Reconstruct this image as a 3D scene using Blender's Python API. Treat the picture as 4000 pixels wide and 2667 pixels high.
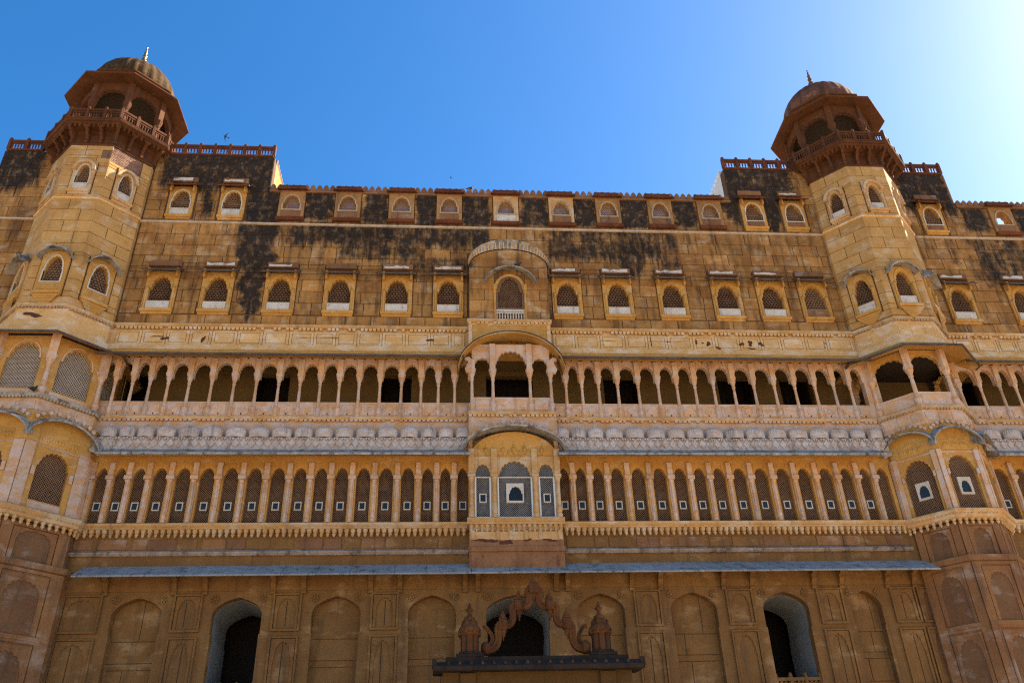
import bpy, math, random
from math import sin, cos, pi, radians, sqrt
from mathutils import Matrix, Vector
random.seed(7)
for o in list(bpy.data.objects): bpy.data.objects.remove(o)
S = bpy.context.scene
COL = S.collection
# ------------------------------------------------------------------ camera
cam = bpy.data.cameras.new('camera'); co = bpy.data.objects.new('camera', cam); COL.objects.link(co)
PIT, YAW, ROL = radians(31.8538), radians(4.9546), radians(-1.9914)
Fv = Vector((sin(YAW)*cos(PIT), cos(YAW)*cos(PIT), sin(PIT)))
Rv = Vector((cos(YAW), -sin(YAW), 0)); Uv = Rv.cross(Fv)
R2 = Rv*cos(ROL)+Uv*sin(ROL); U2 = -Rv*sin(ROL)+Uv*cos(ROL)
M = Matrix((R2, U2, -Fv)).transposed().to_4x4(); M.translation = Vector((-2.3126, -28.0, 1.6))
co.matrix_world = M
cam.sensor_width = 36; cam.sensor_fit = 'HORIZONTAL'; cam.lens = 3350/4000*36; cam.clip_end = 3000
S.camera = co
# ------------------------------------------------------------------ sky + sun
SUN_EL, SUN_AZ = radians(38), radians(18)     # azimuth measured from +X (right) towards +Y (behind the palace)
W = bpy.data.worlds.new('World'); S.world = W; W.use_nodes = True
nt = W.node_tree; nt.nodes.clear()
sky = nt.nodes.new('ShaderNodeTexSky'); sky.sky_type = 'NISHITA'; sky.sun_disc = False
sky.sun_elevation = SUN_EL; sky.sun_rotation = pi/2-SUN_AZ
sky.air_density = 1.0; sky.dust_density = 0.95; sky.ozone_density = 3.0; sky.altitude = 200
hs = nt.nodes.new('ShaderNodeHueSaturation'); hs.inputs['Saturation'].default_value = 1.34; hs.inputs['Value'].default_value = 1.0
bg = nt.nodes.new('ShaderNodeBackground'); bg.inputs['Strength'].default_value = 0.084
wo = nt.nodes.new('ShaderNodeOutputWorld')
nt.links.new(sky.outputs[0], hs.inputs['Color']); nt.links.new(hs.outputs[0], bg.inputs['Color']); nt.links.new(bg.outputs[0], wo.inputs['Surface'])
sd = Vector((cos(SUN_EL)*cos(SUN_AZ), cos(SUN_EL)*sin(SUN_AZ), sin(SUN_EL)))
sl = bpy.data.lights.new('sun', 'SUN'); sl.energy = 5.0; sl.angle = radians(.5); sl.color = (1, .90, .74)
so = bpy.data.objects.new('sun', sl); COL.objects.link(so); so.rotation_euler = sd.to_track_quat('Z', 'Y').to_euler(); so.location = sd*80
S.view_settings.view_transform = 'Standard'; S.view_settings.look = 'None'; S.view_settings.gamma = 1
S.view_settings.exposure = 1.72
S.render.engine = 'CYCLES'
S.cycles.use_denoising = False; S.cycles.filter_width = 1.2
S.cycles.max_bounces = 8; S.cycles.diffuse_bounces = 5

# ------------------------------------------------------------------ materials
MAT = {}
def nodes(name):
    m = bpy.data.materials.new(name); m.use_nodes = True; t = m.node_tree; t.nodes.clear()
    out = t.nodes.new('ShaderNodeOutputMaterial'); b = t.nodes.new('ShaderNodeBsdfPrincipled')
    t.links.new(b.outputs[0], out.inputs['Surface']); MAT[name] = m
    b.inputs['Specular IOR Level'].default_value = .2
    return m, t, b
def nd(t, ty, **k):
    n = t.nodes.new(ty)
    for a, v in k.items(): setattr(n, a, v)
    return n
def val(t, x):
    return x
def mth(t, op, a, b=None, c=None, clamp=False):
    n = t.nodes.new('ShaderNodeMath'); n.operation = op; n.use_clamp = clamp
    for i, x in enumerate((a, b, c)):
        if x is None: continue
        if isinstance(x, (int, float)): n.inputs[i].default_value = x
        else: t.links.new(x, n.inputs[i])
    return n.outputs[0]
def sstep(t, x, a, b):
    n = t.nodes.new('ShaderNodeMapRange'); n.interpolation_type = 'SMOOTHSTEP'
    t.links.new(x, n.inputs[0]); n.inputs[1].default_value = a; n.inputs[2].default_value = b
    return n.outputs[0]
def noise(t, vec, scale, detail=5, rough=.55, dist=0.):
    n = t.nodes.new('ShaderNodeTexNoise'); n.inputs['Scale'].default_value = scale; n.inputs['Detail'].default_value = detail
    n.inputs['Roughness'].default_value = rough; n.inputs['Distortion'].default_value = dist
    t.links.new(vec, n.inputs['Vector']); return n.outputs['Fac']
def mix(t, f, a, b, ty='MIX'):
    n = t.nodes.new('ShaderNodeMix'); n.data_type = 'RGBA'; n.blend_type = ty
    if isinstance(f, (int, float)): n.inputs[0].default_value = f
    else: t.links.new(f, n.inputs[0])
    for i, x in ((6, a), (7, b)):
        if isinstance(x, tuple): n.inputs[i].default_value = (*x, 1)
        else: t.links.new(x, n.inputs[i])
    return n.outputs[2]
def scaled(t, pos, s):
    n = t.nodes.new('ShaderNodeVectorMath'); n.operation = 'MULTIPLY'; t.links.new(pos, n.inputs[0]); n.inputs[1].default_value = s
    return n.outputs[0]
def stone(name, c1, c2, pale=None, pale_t=.62, dark=(.10, .06, .035), dark_t=.6, dark_a=.7, sc=.7, bump=.35, rough=.9, boxes=None, blockvar=0., grain=.16, streak=1., rust=None):
    m, t, b = nodes(name)
    g = nd(t, 'ShaderNodeNewGeometry'); pos = g.outputs['Position']
    n1 = noise(t, pos, sc, 6, .6)
    col = mix(t, sstep(t, n1, .36, .66), c1, c2)
    n1b = noise(t, scaled(t, pos, (1, 1, 1.4)), sc*3.1, 5, .65)
    col = mix(t, mth(t, 'MULTIPLY', sstep(t, n1b, .52, .72), .55), col, tuple(x*.62 for x in c1))
    if pale:
        n2 = noise(t, scaled(t, pos, (1, 1, 1.7)), sc*1.7, 6, .62)
        col = mix(t, mth(t, 'MULTIPLY', sstep(t, n2, pale_t-.1, pale_t+.08), .75), col, pale)
    if rust:
        n5 = noise(t, scaled(t, pos, (1.3, 1.3, .8)), sc*2.3, 5, .6)
        col = mix(t, mth(t, 'MULTIPLY', sstep(t, n5, .58, .70), .7), col, rust)
    n3 = noise(t, scaled(t, pos, (2.6, 2.6, .33)), 1.3*streak, 6, .62)
    col = mix(t, mth(t, 'MULTIPLY', sstep(t, n3, dark_t-.06, dark_t+.16), dark_a), col, dark)
    if boxes:
        sx = nd(t, 'ShaderNodeSeparateXYZ'); t.links.new(pos, sx.inputs[0]); X, Z = sx.outputs[0], sx.outputs[2]
        cx = nd(t, 'ShaderNodeCombineXYZ'); t.links.new(X, cx.inputs[0])
        dn = mth(t, 'ADD', mth(t, 'MULTIPLY', mth(t, 'SUBTRACT', noise(t, cx.outputs[0], 1.1, 3, .6), .5), 1.9), mth(t, 'MULTIPLY', mth(t, 'SUBTRACT', noise(t, cx.outputs[0], 5.5, 3, .6), .5), 1.3))
        Zd = mth(t, 'ADD', Z, dn); wx = mth(t, 'MULTIPLY', mth(t, 'SUBTRACT', noise(t, pos, 1.6, 4, .6), .5), 1.1); X = mth(t, 'ADD', X, wx)
        acc = None
        for (x0, x1, z0, z1, fx, fz, s) in boxes:
            e = mth(t, 'MULTIPLY', sstep(t, X, x0-fx, x0+fx), sstep(t, X, x1+fx, x1-fx))
            f = mth(t, 'MULTIPLY', sstep(t, Zd if z1 < 24.8 or z0 > 25.8 else Z, z0-fz, z0+fz), sstep(t, Z, z1+.25, z1-.05))
            e = mth(t, 'MULTIPLY', mth(t, 'MULTIPLY', e, f), s)
            acc = e if acc is None else mth(t, 'MAXIMUM', acc, e)
        na = noise(t, scaled(t, pos, (1, 1, .7)), 2.1, 8, .68)
        nb = noise(t, scaled(t, pos, (3.4, 3.4, .28)), 1.5, 7, .62)
        nn = mth(t, 'ADD', mth(t, 'MULTIPLY', na, .66), mth(t, 'MULTIPLY', nb, .34))
        k = mth(t, 'ADD', mth(t, 'MULTIPLY', mth(t, 'SUBTRACT', nn, .5), 1.45), mth(t, 'MULTIPLY', mth(t, 'SUBTRACT', acc, .60), .52))
        msk = mth(t, 'MULTIPLY', sstep(t, k, -.17, .17), sstep(t, acc, .02, .2))
        # pale flecks of bare stone inside the mould
        fl = sstep(t, noise(t, scaled(t, pos, (1, 1, .7)), 3.6, 8, .75), .50, .64)
        blk = mix(t, mth(t, 'MULTIPLY', fl, .7), (.013, .011, .010), (.17, .10, .05))
        col = mix(t, mth(t, 'MULTIPLY', msk, .96), col, blk)
    gn = noise(t, pos, 17, 5, .7)
    gm = nd(t, 'ShaderNodeMapRange'); t.links.new(gn, gm.inputs[0]); gm.inputs[1].default_value = .25; gm.inputs[2].default_value = .75
    gm.inputs[3].default_value = 1-grain; gm.inputs[4].default_value = 1+grain
    sc_ = gm.outputs[0]
    if blockvar:
        oi = nd(t, 'ShaderNodeObjectInfo')
        sc_ = mth(t, 'MULTIPLY', sc_, mth(t, 'MULTIPLY_ADD', oi.outputs['Random'], 2*blockvar, 1-blockvar))
    vm = nd(t, 'ShaderNodeVectorMath', operation='SCALE'); t.links.new(col, vm.inputs[0]); t.links.new(sc_, vm.inputs[3])
    t.links.new(vm.outputs[0], b.inputs['Base Color']); b.inputs['Roughness'].default_value = rough
    bp = nd(t, 'ShaderNodeBump'); bp.inputs['Strength'].default_value = bump; bp.inputs['Distance'].default_value = .03
    hb = mth(t, 'ADD', noise(t, pos, 9, 6, .65), mth(t, 'MULTIPLY', noise(t, pos, 42, 4, .6), .4))
    t.links.new(hb, bp.inputs['Height']); t.links.new(bp.outputs[0], b.inputs['Normal'])
    return m
def plain(name, c, rough=.8, metal=0., var=.2, sc=6.):
    m, t, b = nodes(name)
    g = nd(t, 'ShaderNodeNewGeometry'); n = noise(t, g.outputs['Position'], sc, 5, .6)
    col = mix(t, n, tuple(x*(1-var) for x in c), tuple(min(1, x*(1+var)) for x in c))
    t.links.new(col, b.inputs['Base Color']); b.inputs['Roughness'].default_value = rough; b.inputs['Metallic'].default_value = metal
    return m
BX = [  # black mould on the upper wall: x0,x1,z0,z1,softx,softz,strength (metres)
 (-14.6, -9.9, 26.3, 28.5, .5, .5, 1.), (-12.6, -12.2, 24.7, 28.4, .2, .5, .9), (-10.9, -9.3, 22.0, 28.4, .35, .9, 1.02), (-10.55, -9.55, 20.2, 25, .25, .6, .95),
 (-8.5, -7.2, 24.9, 26.5, .2, .25, .98), (-6.0, -4.9, 24.75, 26.5, .2, .2, 1.), (-3.8, -2.8, 24.75, 26.5, .2, .2, 1.05), (-1.9, -.6, 24.75, 26.5, .2, .2, .95), (.6, 1.9, 24.75, 26.5, .2, .2, .92),
 (2.9, 3.9, 24.8, 26.5, .2, .2, 1.), (5., 6.2, 24.8, 26.5, .2, .2, 1.05), (7.3, 8.4, 24.9, 26.5, .2, .3, .95), (9.4, 13., 25.1, 28.5, .5, .5, 1.), (11.4, 11.9, 24.7, 28, .2, .3, 1.),
 (-9, -.6, 23.5, 24.7, .4, .4, .84), (-7, -3.2, 22.7, 23.9, .5, .4, .74), (-5.4, -1.2, 22.0, 23, .3, .3, .62), (-10.3, -9.7, 19.8, 22.6, .2, .3, .8),
 (1.6, 6.8, 22.9, 24.6, .4, .4, .78), (4.6, 5.9, 22.3, 24.6, .25, .4, .85), (6.6, 7.3, 22.3, 24.6, .25, .4, .72), (2, 12.2, 19.9, 24.5, .8, .8, .26), (-13.9, -1.6, 19.9, 24.5, .8, .8, .30),
 (17.8, 20.3, 25.9, 28.5, .3, .5, 1.), (20.3, 21.6, 25., 26.8, .3, .3, .96), (22.8, 24.5, 24.8, 26.8, .3, .3, 1.), (20, 24.5, 22, 24.6, .6, .5, .72), (19.2, 19.6, 23, 25.3, .2, .4, .6),
 (-23, -19.3, 26.2, 28.5, .4, .5, .97)]
stone('ashlar_plaster', (.359, .178, .050), (.234, .100, .026), pale=(.406, .273, .150), pale_t=.59, dark=(.067, .035, .016), dark_t=.52, dark_a=.72, boxes=BX, blockvar=.2, sc=.8)
stone('joint_mortar', (.12, .065, .028), (.09, .05, .022), bump=.1, dark_a=.3)
stone('ochre_plaster', (.471, .248, .063), (.406, .200, .046), pale=(.487, .342, .178), pale_t=.62, dark=(.122, .068, .026), dark_t=.62, dark_a=.5, sc=.9, blockvar=.08)
stone('carved_sandstone', (.483, .277, .108), (.412, .225, .084), pale=(.509, .386, .252), pale_t=.55, dark=(.132, .080, .041), dark_t=.60, dark_a=.5, sc=.9, blockvar=.08)
stone('arcade_stone', (.527, .315, .169), (.461, .259, .131), pale=(.490, .388, .336), pale_t=.515, dark=(.131, .087, .058), dark_t=.60, dark_a=.55, sc=1.1, blockvar=.10)
stone('frieze_plaster', (.590, .356, .144), (.523, .293, .104), pale=(.609, .482, .345), pale_t=.56, dark=(.152, .089, .052), dark_t=.68, dark_a=.6, sc=1.0, blockvar=.07, rust=None)
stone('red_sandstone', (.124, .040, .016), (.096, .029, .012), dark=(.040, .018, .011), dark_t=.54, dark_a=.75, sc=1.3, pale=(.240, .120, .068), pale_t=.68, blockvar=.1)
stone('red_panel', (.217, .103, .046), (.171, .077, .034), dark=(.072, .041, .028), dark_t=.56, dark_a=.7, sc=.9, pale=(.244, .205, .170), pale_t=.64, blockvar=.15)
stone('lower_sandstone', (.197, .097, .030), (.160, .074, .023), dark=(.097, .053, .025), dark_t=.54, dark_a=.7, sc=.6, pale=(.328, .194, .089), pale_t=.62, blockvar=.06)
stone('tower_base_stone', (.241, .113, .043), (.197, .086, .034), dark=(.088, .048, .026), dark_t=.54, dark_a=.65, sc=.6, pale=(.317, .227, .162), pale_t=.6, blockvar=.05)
stone('tower_niche_red', (.162, .081, .035), (.134, .062, .027), dark=(.067, .037, .023), dark_t=.56, dark_a=.6, sc=.8, pale=(.246, .185, .138), pale_t=.64)
stone('weathered_slate', (.324, .288, .243), (.243, .207, .171), dark=(.054, .041, .032), dark_t=.52, dark_a=.85, sc=2.2, pale=(.414, .387, .342), pale_t=.6, bump=.5)
stone('dark_slate', (.10, .075, .06), (.07, .05, .042), dark=(.03, .024, .02), dark_t=.55, dark_a=.6, sc=2)
stone('gate_slate', (.034, .022, .015), (.022, .015, .011), dark=(.012, .009, .007), dark_t=.5, dark_a=.7, sc=2)
stone('white_stone', (.540, .486, .414), (.468, .414, .342), dark=(.153, .090, .059), dark_t=.60, dark_a=.75, sc=2.2, rust=(.270, .117, .072))
stone('pale_trim', (.512, .454, .380), (.446, .372, .281), dark=(.182, .108, .066), dark_t=.66, dark_a=.5, sc=2)
stone('domelet_stone', (.459, .360, .298), (.399, .289, .221), dark=(.100, .075, .062), dark_t=.58, dark_a=.7, sc=2.4, pale=(.499, .449, .411), pale_t=.52, bump=.45, blockvar=.08)
stone('jali_stone', (.174, .097, .056), (.130, .070, .040), dark=(.043, .021, .015), dark_t=.6, sc=3)
stone('lattice_tan', (.238, .140, .081), (.194, .110, .065), dark=(.101, .059, .040), dark_t=.62, sc=1.6)
stone('lattice_grey', (.240, .232, .224), (.192, .176, .160), dark=(.080, .056, .040), dark_t=.62, sc=2)
stone('lattice_pale', (.343, .277, .218), (.290, .224, .165), dark=(.106, .066, .046), dark_t=.66, sc=1.6)
stone('niche_white', (.211, .217, .211), (.174, .174, .167), dark=(.062, .056, .050), dark_t=.6, dark_a=.4, sc=.7, bump=.15)
stone('whitewash', (.66, .64, .60), (.58, .55, .50), dark=(.2, .17, .14), dark_t=.66, dark_a=.4, sc=1)
stone('corridor_plaster', (.129, .075, .024), (.112, .063, .020), dark=(.068, .041, .018), dark_t=.64, dark_a=.4, sc=.7, bump=.15)  # ochre plaster darkened: the gallery's dimness is put into the base colour
stone('dome_dark', (.081, .039, .010), (.048, .023, .007), dark=(.022, .013, .005), dark_t=.5, dark_a=.8, sc=1.5, pale=(.237, .117, .028), pale_t=.62, bump=.6)
stone('dome_red', (.150, .056, .028), (.112, .041, .022), dark=(.041, .026, .019), dark_t=.5, dark_a=.8, sc=1.3, pale=(.225, .128, .068), pale_t=.6, bump=.6)
stone('chhatri_stone', (.102, .037, .012), (.077, .026, .009), dark=(.043, .020, .011), dark_t=.54, dark_a=.7, sc=1.1, pale=(.174, .084, .037), pale_t=.68)
stone('gate_stone', (.117, .045, .013), (.086, .031, .010), dark=(.027, .014, .006), dark_t=.5, dark_a=.85, sc=1.9, bump=.6)
stone('gate_plaster', (.093, .050, .017), (.078, .041, .013), dark=(.037, .020, .009), dark_t=.6, dark_a=.5, sc=.9)  # base colour lowered to carry the shadow on pillars and lintel
stone('brickwork', (.25, .145, .095), (.20, .11, .075), dark=(.06, .04, .03), dark_t=.55, sc=3, blockvar=.2)
stone('paving', (.52, .41, .28), (.46, .35, .23), dark=(.2, .14, .09), dark_t=.62, dark_a=.4, sc=.5)
stone('ledge_stone', (.30, .22, .16), (.25, .17, .12), dark=(.07, .045, .03), dark_t=.52, dark_a=.8, sc=2, pale=(.36, .31, .27), pale_t=.6)
stone('trim_stone', (.400, .288, .184), (.336, .224, .128), dark=(.120, .072, .040), dark_t=.58, dark_a=.6, sc=2)
stone('string_pale', (.480, .376, .272), (.416, .296, .192), dark=(.136, .080, .048), dark_t=.56, dark_a=.6, sc=2)
stone('bay_base_stone', (.255, .120, .054), (.195, .086, .038), dark=(.075, .038, .022), dark_t=.56, dark_a=.6, sc=1.2, rust=(.112, .034, .018))
stone('eave_slate', (.272, .265, .248), (.226, .218, .201), dark=(.075, .062, .048), dark_t=.55, dark_a=.75, sc=2.5, pale=(.317, .312, .297), pale_t=.6, blockvar=.12)
stone('frame_brown', (.329, .170, .061), (.253, .123, .043), dark=(.076, .051, .030), dark_t=.56, dark_a=.6, sc=2, pale=(.380, .237, .101), pale_t=.68, blockvar=.1)
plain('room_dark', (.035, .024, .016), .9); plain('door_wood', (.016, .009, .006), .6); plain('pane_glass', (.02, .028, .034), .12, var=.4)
plain('brass', (.42, .25, .07), .35, 1.0, .3); plain('bird_dark', (.012, .011, .012), .6); plain('pigeon_grey', (.03, .03, .036), .55)
plain('rope_tan', (.35, .22, .09), .8); plain('cable_black', (.01, .01, .01), .5); plain('trim_grey', (.50, .50, .49), .7)
plain('fallen_patch', (.085, .032, .020), .95, var=.5)

# ------------------------------------------------------------------ geometry helpers
class Fr:
    """A wall face: u runs along it, d is how far a point stands out from it, z is height."""
    def __init__(s, x, y, th=0.):
        s.o = (x, y); s.U = (cos(th), sin(th)); s.N = (sin(th), -cos(th))
    def p(s, u, d, z): return (s.o[0]+u*s.U[0]+d*s.N[0], s.o[1]+u*s.U[1]+d*s.N[1], z)
MAIN = Fr(0, 0)
class G:
    def __init__(s, fr=MAIN): s.v = []; s.f = []; s.fr = fr
    def add(s, pts, faces):
        n = len(s.v); s.v += [s.fr.p(*p) for p in pts]; s.f += [tuple(i+n for i in f) for f in faces]; return s
    def box(s, u0, u1, d0, d1, z0, z1):
        return s.add([(u0, d0, z0), (u1, d0, z0), (u1, d1, z0), (u0, d1, z0), (u0, d0, z1), (u1, d0, z1), (u1, d1, z1), (u0, d1, z1)],
                     [(0, 1, 2, 3), (4, 7, 6, 5), (0, 4, 5, 1), (3, 2, 6, 7), (0, 3, 7, 4), (1, 5, 6, 2)])
    def cbox(s, u0, u1, d0, d1, z0, z1, c=.012):
        a = [(u0, d0, z0), (u1, d0, z0), (u1, d0, z1), (u0, d0, z1)]
        b = [(u0, d1-c, z0), (u1, d1-c, z0), (u1, d1-c, z1), (u0, d1-c, z1)]
        e = [(u0+c, d1, z0+c), (u1-c, d1, z0+c), (u1-c, d1, z1-c), (u0+c, d1, z1-c)]
        f = [(8, 9, 10, 11)]
        for i in range(4):
            j = (i+1) % 4; f += [(i, j, j+4, i+4), (i+4, j+4, j+8, i+8)]
        return s.add(a+b+e, f)
    def ext(s, poly, d0, d1, caps=True):          # polygon in (u,z) pulled out from d0 to d1
        n = len(poly); pts = [(u, d0, z) for u, z in poly]+[(u, d1, z) for u, z in poly]
        f = [(i, (i+1) % n, n+(i+1) % n, n+i) for i in range(n)]
        if caps: f += [tuple(range(n, 2*n)), tuple(range(n-1, -1, -1))]
        return s.add(pts, f)
    def prof(s, poly, u0, u1):                    # profile polygon in (d,z) run along u
        n = len(poly); pts = [(u0, d, z) for d, z in poly]+[(u1, d, z) for d, z in poly]
        return s.add(pts, [(i, (i+1) % n, n+(i+1) % n, n+i) for i in range(n)]+[tuple(range(n)), tuple(range(2*n-1, n-1, -1))])
    def lathe(s, u, d, prof, n=10, sq=False, rib=None):
        pts = []; f = []
        for r, z in prof:
            for k in range(n):
                a = 2*pi*(k+.5)/n; rr = r*(sqrt(2) if sq else 1)*(1 if rib is None else rib(k))
                pts.append((u+rr*cos(a), d+rr*sin(a), z))
        for i in range(len(prof)-1):
            for k in range(n): f.append((i*n+k, i*n+(k+1) % n, (i+1)*n+(k+1) % n, (i+1)*n+k))
        m = len(prof)
        f += [tuple(range(n-1, -1, -1)), tuple(range((m-1)*n, m*n))]
        return s.add(pts, f)
    def bar(s, u0, z0, u1, z1, d, w, th):
        L = math.hypot(u1-u0, z1-z0)
        if L < .01: return
        nx, nz = -(z1-z0)/L*w/2, (u1-u0)/L*w/2
        return s.add([(u0+nx, d, z0+nz), (u1+nx, d, z1+nz), (u1-nx, d, z1-nz), (u0-nx, d, z0-nz), (u0+nx, d-th, z0+nz), (u1+nx, d-th, z1+nz), (u1-nx, d-th, z1-nz), (u0-nx, d-th, z0-nz)],
                     [(0, 1, 2, 3), (0, 4, 5, 1), (3, 2, 6, 7), (7, 6, 5, 4)])
    def lattice(s, u0, u1, z0, z1, d, pitch, w, th, angs):
        uc, zc = (u0+u1)/2, (z0+z1)/2; R = math.hypot(u1-u0, z1-z0)/2
        for ai, a in enumerate(angs):
            c, sn = cos(radians(a)), sin(radians(a)); k = -int(R/pitch)-1
            while k*pitch <= R:
                ou, oz = uc-sn*k*pitch, zc+c*k*pitch; t0, t1 = -1e9, 1e9; ok = True
                for o_, dd, lo, hi in ((ou, c, u0, u1), (oz, sn, z0, z1)):
                    if abs(dd) < 1e-6: ok = ok and lo <= o_ <= hi
                    else:
                        a_, b_ = (lo-o_)/dd, (hi-o_)/dd; t0 = max(t0, min(a_, b_)); t1 = min(t1, max(a_, b_))
                if ok and t1 > t0: s.bar(ou+c*t0, oz+sn*t0, ou+c*t1, oz+sn*t1, d-.004*ai, w, th)
                k += 1
        return s
    def arch_panel(s, u0, u1, z0, z1, d0, d1, uc, aj, zb, zs, asp, zt, kind='cusp', lobes=7):
        A = arch(uc, asp, zs, zt, kind, lobes)
        q = lambda a, b, c, d: s.add([(a, d1, c), (b, d1, c), (b, d1, d), (a, d1, d)], [(0, 1, 2, 3)])
        q(u0, uc-aj, z0, zs); q(uc+aj, u1, z0, zs)
        if zb > z0+.001: q(uc-aj, uc+aj, z0, zb)
        if zs < z1: q(u0, A[0][0], zs, z1); q(A[-1][0], u1, zs, z1)
        for (a, b), (c, d) in zip(A, A[1:]):
            if c-a > 1e-5: s.add([(a, d1, b), (c, d1, d), (c, d1, z1), (a, d1, z1)], [(0, 1, 2, 3)])
        L = [(uc-aj, zb), (uc-aj, zs)]+A+[(uc+aj, zs), (uc+aj, zb)]
        opn = zb <= z0+.001
        for (a, b), (c, d) in zip(L, L[1:] if opn else L[1:]+L[:1]):
            if abs(a-c)+abs(b-d) > 1e-5: s.add([(a, d1, b), (c, d1, d), (c, d0, d), (a, d0, b)], [(0, 1, 2, 3)])
        L = [(uc+aj, z0), (u1, z0), (u1, z1), (u0, z1), (u0, z0), (uc-aj, z0)]
        for (a, b), (c, d) in zip(L, L[1:] if opn else L[1:]+L[:1]): s.add([(a, d1, b), (c, d1, d), (c, d0, d), (a, d0, b)], [(0, 1, 2, 3)])
        return s
    def bangla(s, uc, a, ze, zt, d0, d1, drop, th, n=20, pw=.75):   # curved drooping chhajja
        pts = []; f = []
        for i in range(n+1):
            x = -1+2*i/n; u = uc+a*x; z = ze+(zt-ze)*max(0, 1-abs(x)**2.1)**pw
            pts += [(u, d0, z+drop+th), (u, d1, z+th), (u, d1, z), (u, d0, z+drop)]
        for i in range(n):
            for k in range(4): f.append((4*i+k, 4*i+(k+1) % 4, 4*i+4+(k+1) % 4, 4*i+4+k))
        f += [(0, 1, 2, 3), (4*n+3, 4*n+2, 4*n+1, 4*n)]
        return s.add(pts, f)
def arch(uc, a, zs, zt, kind, lobes=7, n=None):
    P = []; h = zt-zs; n = n or (lobes*4 if kind == 'cusp' else 22)
    for i in range(n+1):
        t = pi*i/n
        if kind == 'cusp':
            f = 1-.10*(1-abs(sin(lobes*t))); x, z = -cos(t)*f, (abs(sin(t))**.9)*f
            if i in (0, n): x = -cos(t)
        elif kind == 'point':
            x = -cos(t); e = 1-abs(x); z = .86*sqrt(max(0, 1-x*x))+.14*e**2.2
        else: x, z = -cos(t), sin(t)
        P.append([uc+a*x, zs+h*z])
    for i in range(1, len(P)): P[i][0] = max(P[i][0], P[i-1][0])
    m = max(p[1] for p in P)
    return [(u, zs+(z-zs)*h/(m-zs)) for u, z in P]
def obj(name, g, mat, parent=None, smooth=False, kind=None, label=None):
    me = bpy.data.meshes.new(name); me.from_pydata(g.v, [], g.f); me.materials.append(MAT[mat])
    if smooth: me.polygons.foreach_set('use_smooth', [True]*len(me.polygons))
    o = bpy.data.objects.new(name, me); COL.objects.link(o)
    if parent: o.parent = parent
    if kind: o['kind'] = kind
    if label: o['label'] = label
    return o
def thing(name, label, cat, loc=(0, 0, 0), group=None):
    o = bpy.data.objects.new(name, None); COL.objects.link(o); o['label'] = label; o['category'] = cat
    if group: o['group'] = group
    return o
def top(o, label, cat, group=None):
    o['label'] = label; o['category'] = cat
    if group: o['group'] = group
    return o
class Octo:                                       # octagon of side s about a tower axis, one side parallel to the facade
    def __init__(s, X, Y, side): s.X, s.Y, s.s = X, Y, side; s.a = 1.2071068*side
    def face(s, k): th = radians(45*k); return Fr(s.X+s.a*sin(th), s.Y-s.a*cos(th), th)
def octring(X, Y, prof, closed=False):            # prof: (side,z) list swept round the octagon
    g = G(Fr(X, Y)); pts = []; f = []
    for sd, z in prof:
        r = sd*1.3065630
        for k in range(8):
            a = radians(22.5+45*k); pts.append((r*cos(a), r*sin(a), z))
    m = len(prof)
    for i in range(m if closed else m-1):
        j = (i+1) % m
        for k in range(8): f.append((i*8+k, i*8+(k+1) % 8, j*8+(k+1) % 8, j*8+k))
    if not closed: f += [tuple(range(7, -1, -1)), tuple(range((m-1)*8, m*8))]
    return g.add(pts, f)
def rect_minus(u0, u1, z0, z1, holes):
    zs = sorted({z0, z1}|{min(max(h[i], z0), z1) for h in holes for i in (2, 3)}); out = []
    for a, b in zip(zs, zs[1:]):
        if b-a < 1e-4: continue
        m = (a+b)/2; cuts = sorted((max(h[0], u0), min(h[1], u1)) for h in holes if h[2] < m < h[3] and h[1] > u0 and h[0] < u1)
        x = u0
        for c, d in cuts:
            if c > x+1e-4: out.append((x, c, a, b))
            x = max(x, d)
        if u1 > x+1e-4: out.append((x, u1, a, b))
    return out
def wall(name, mat, parent, fr, u0, u1, z0, z1, d0, d1, holes=()):
    g = G(fr)
    for r in rect_minus(u0, u1, z0, z1, holes): g.box(r[0], r[1], d0, d1, r[2], r[3])
    return obj(name, g, mat, parent)

# ------------------------------------------------------------------ ground
g = G(); g.v = [(-600, -600, 0), (600, -600, 0), (600, 600, 0), (-600, 600, 0)]; g.f = [(0, 1, 2, 3)]
gr = obj('ground', g, 'paving'); gr['kind'] = 'structure'

# ------------------------------------------------------------------ the palace front
XI = [1.78, 2.382, 2.987, 3.653, 4.438, 5.223, 5.966, 6.661, 7.36, 8.11, 8.908, 9.712, 10.505, 11.307, 12.098, 12.792, 13.393, 14.005]
palace = thing('palace', 'long ochre sandstone palace front with arcades, jali windows and a curved central bay', 'palace')
T2 = [-13.468, -11.345, -8.928, -6.631, -4.384, -2.361, 2.392, 4.453, 6.691, 8.943, 10.82, 12.6, 18.85, 21.6]
T3 = [-8.936, -6.608, -4.369, -2.358, .043, 2.421, 4.46, 6.731, 8.93, 22.23]
T3H = [-13.452, -11.366, 10.863, 12.662, 18.947]
XL, XR = -24., 26.
# --- holes
h2 = [(x-.60, x+.60, 20.3, 22.05) for x in T2]; h3 = [(x-.40, x+.40, 25.36, 26.2) for x in T3]; h3h = [(x-.42, x+.42, 25.36, 26.24) for x in T3H]
uw = obj('upper_wall', (lambda g: [g.box(r[0], r[1], -.45, -.03, r[2], r[3]) for r in
     rect_minus(XL, XR, 19.5, 26.36, h2+h3+h3h+[(-.52, .66, 20.4, 21.9)])] and g)(G()), 'joint_mortar', palace)
for a, b in ((-21.2, -9.93), (9.93, 20.3)): obj('attic_wall', G().box(a, b, -.45, -.03, 26.361, 28.35), 'joint_mortar', palace)
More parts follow.
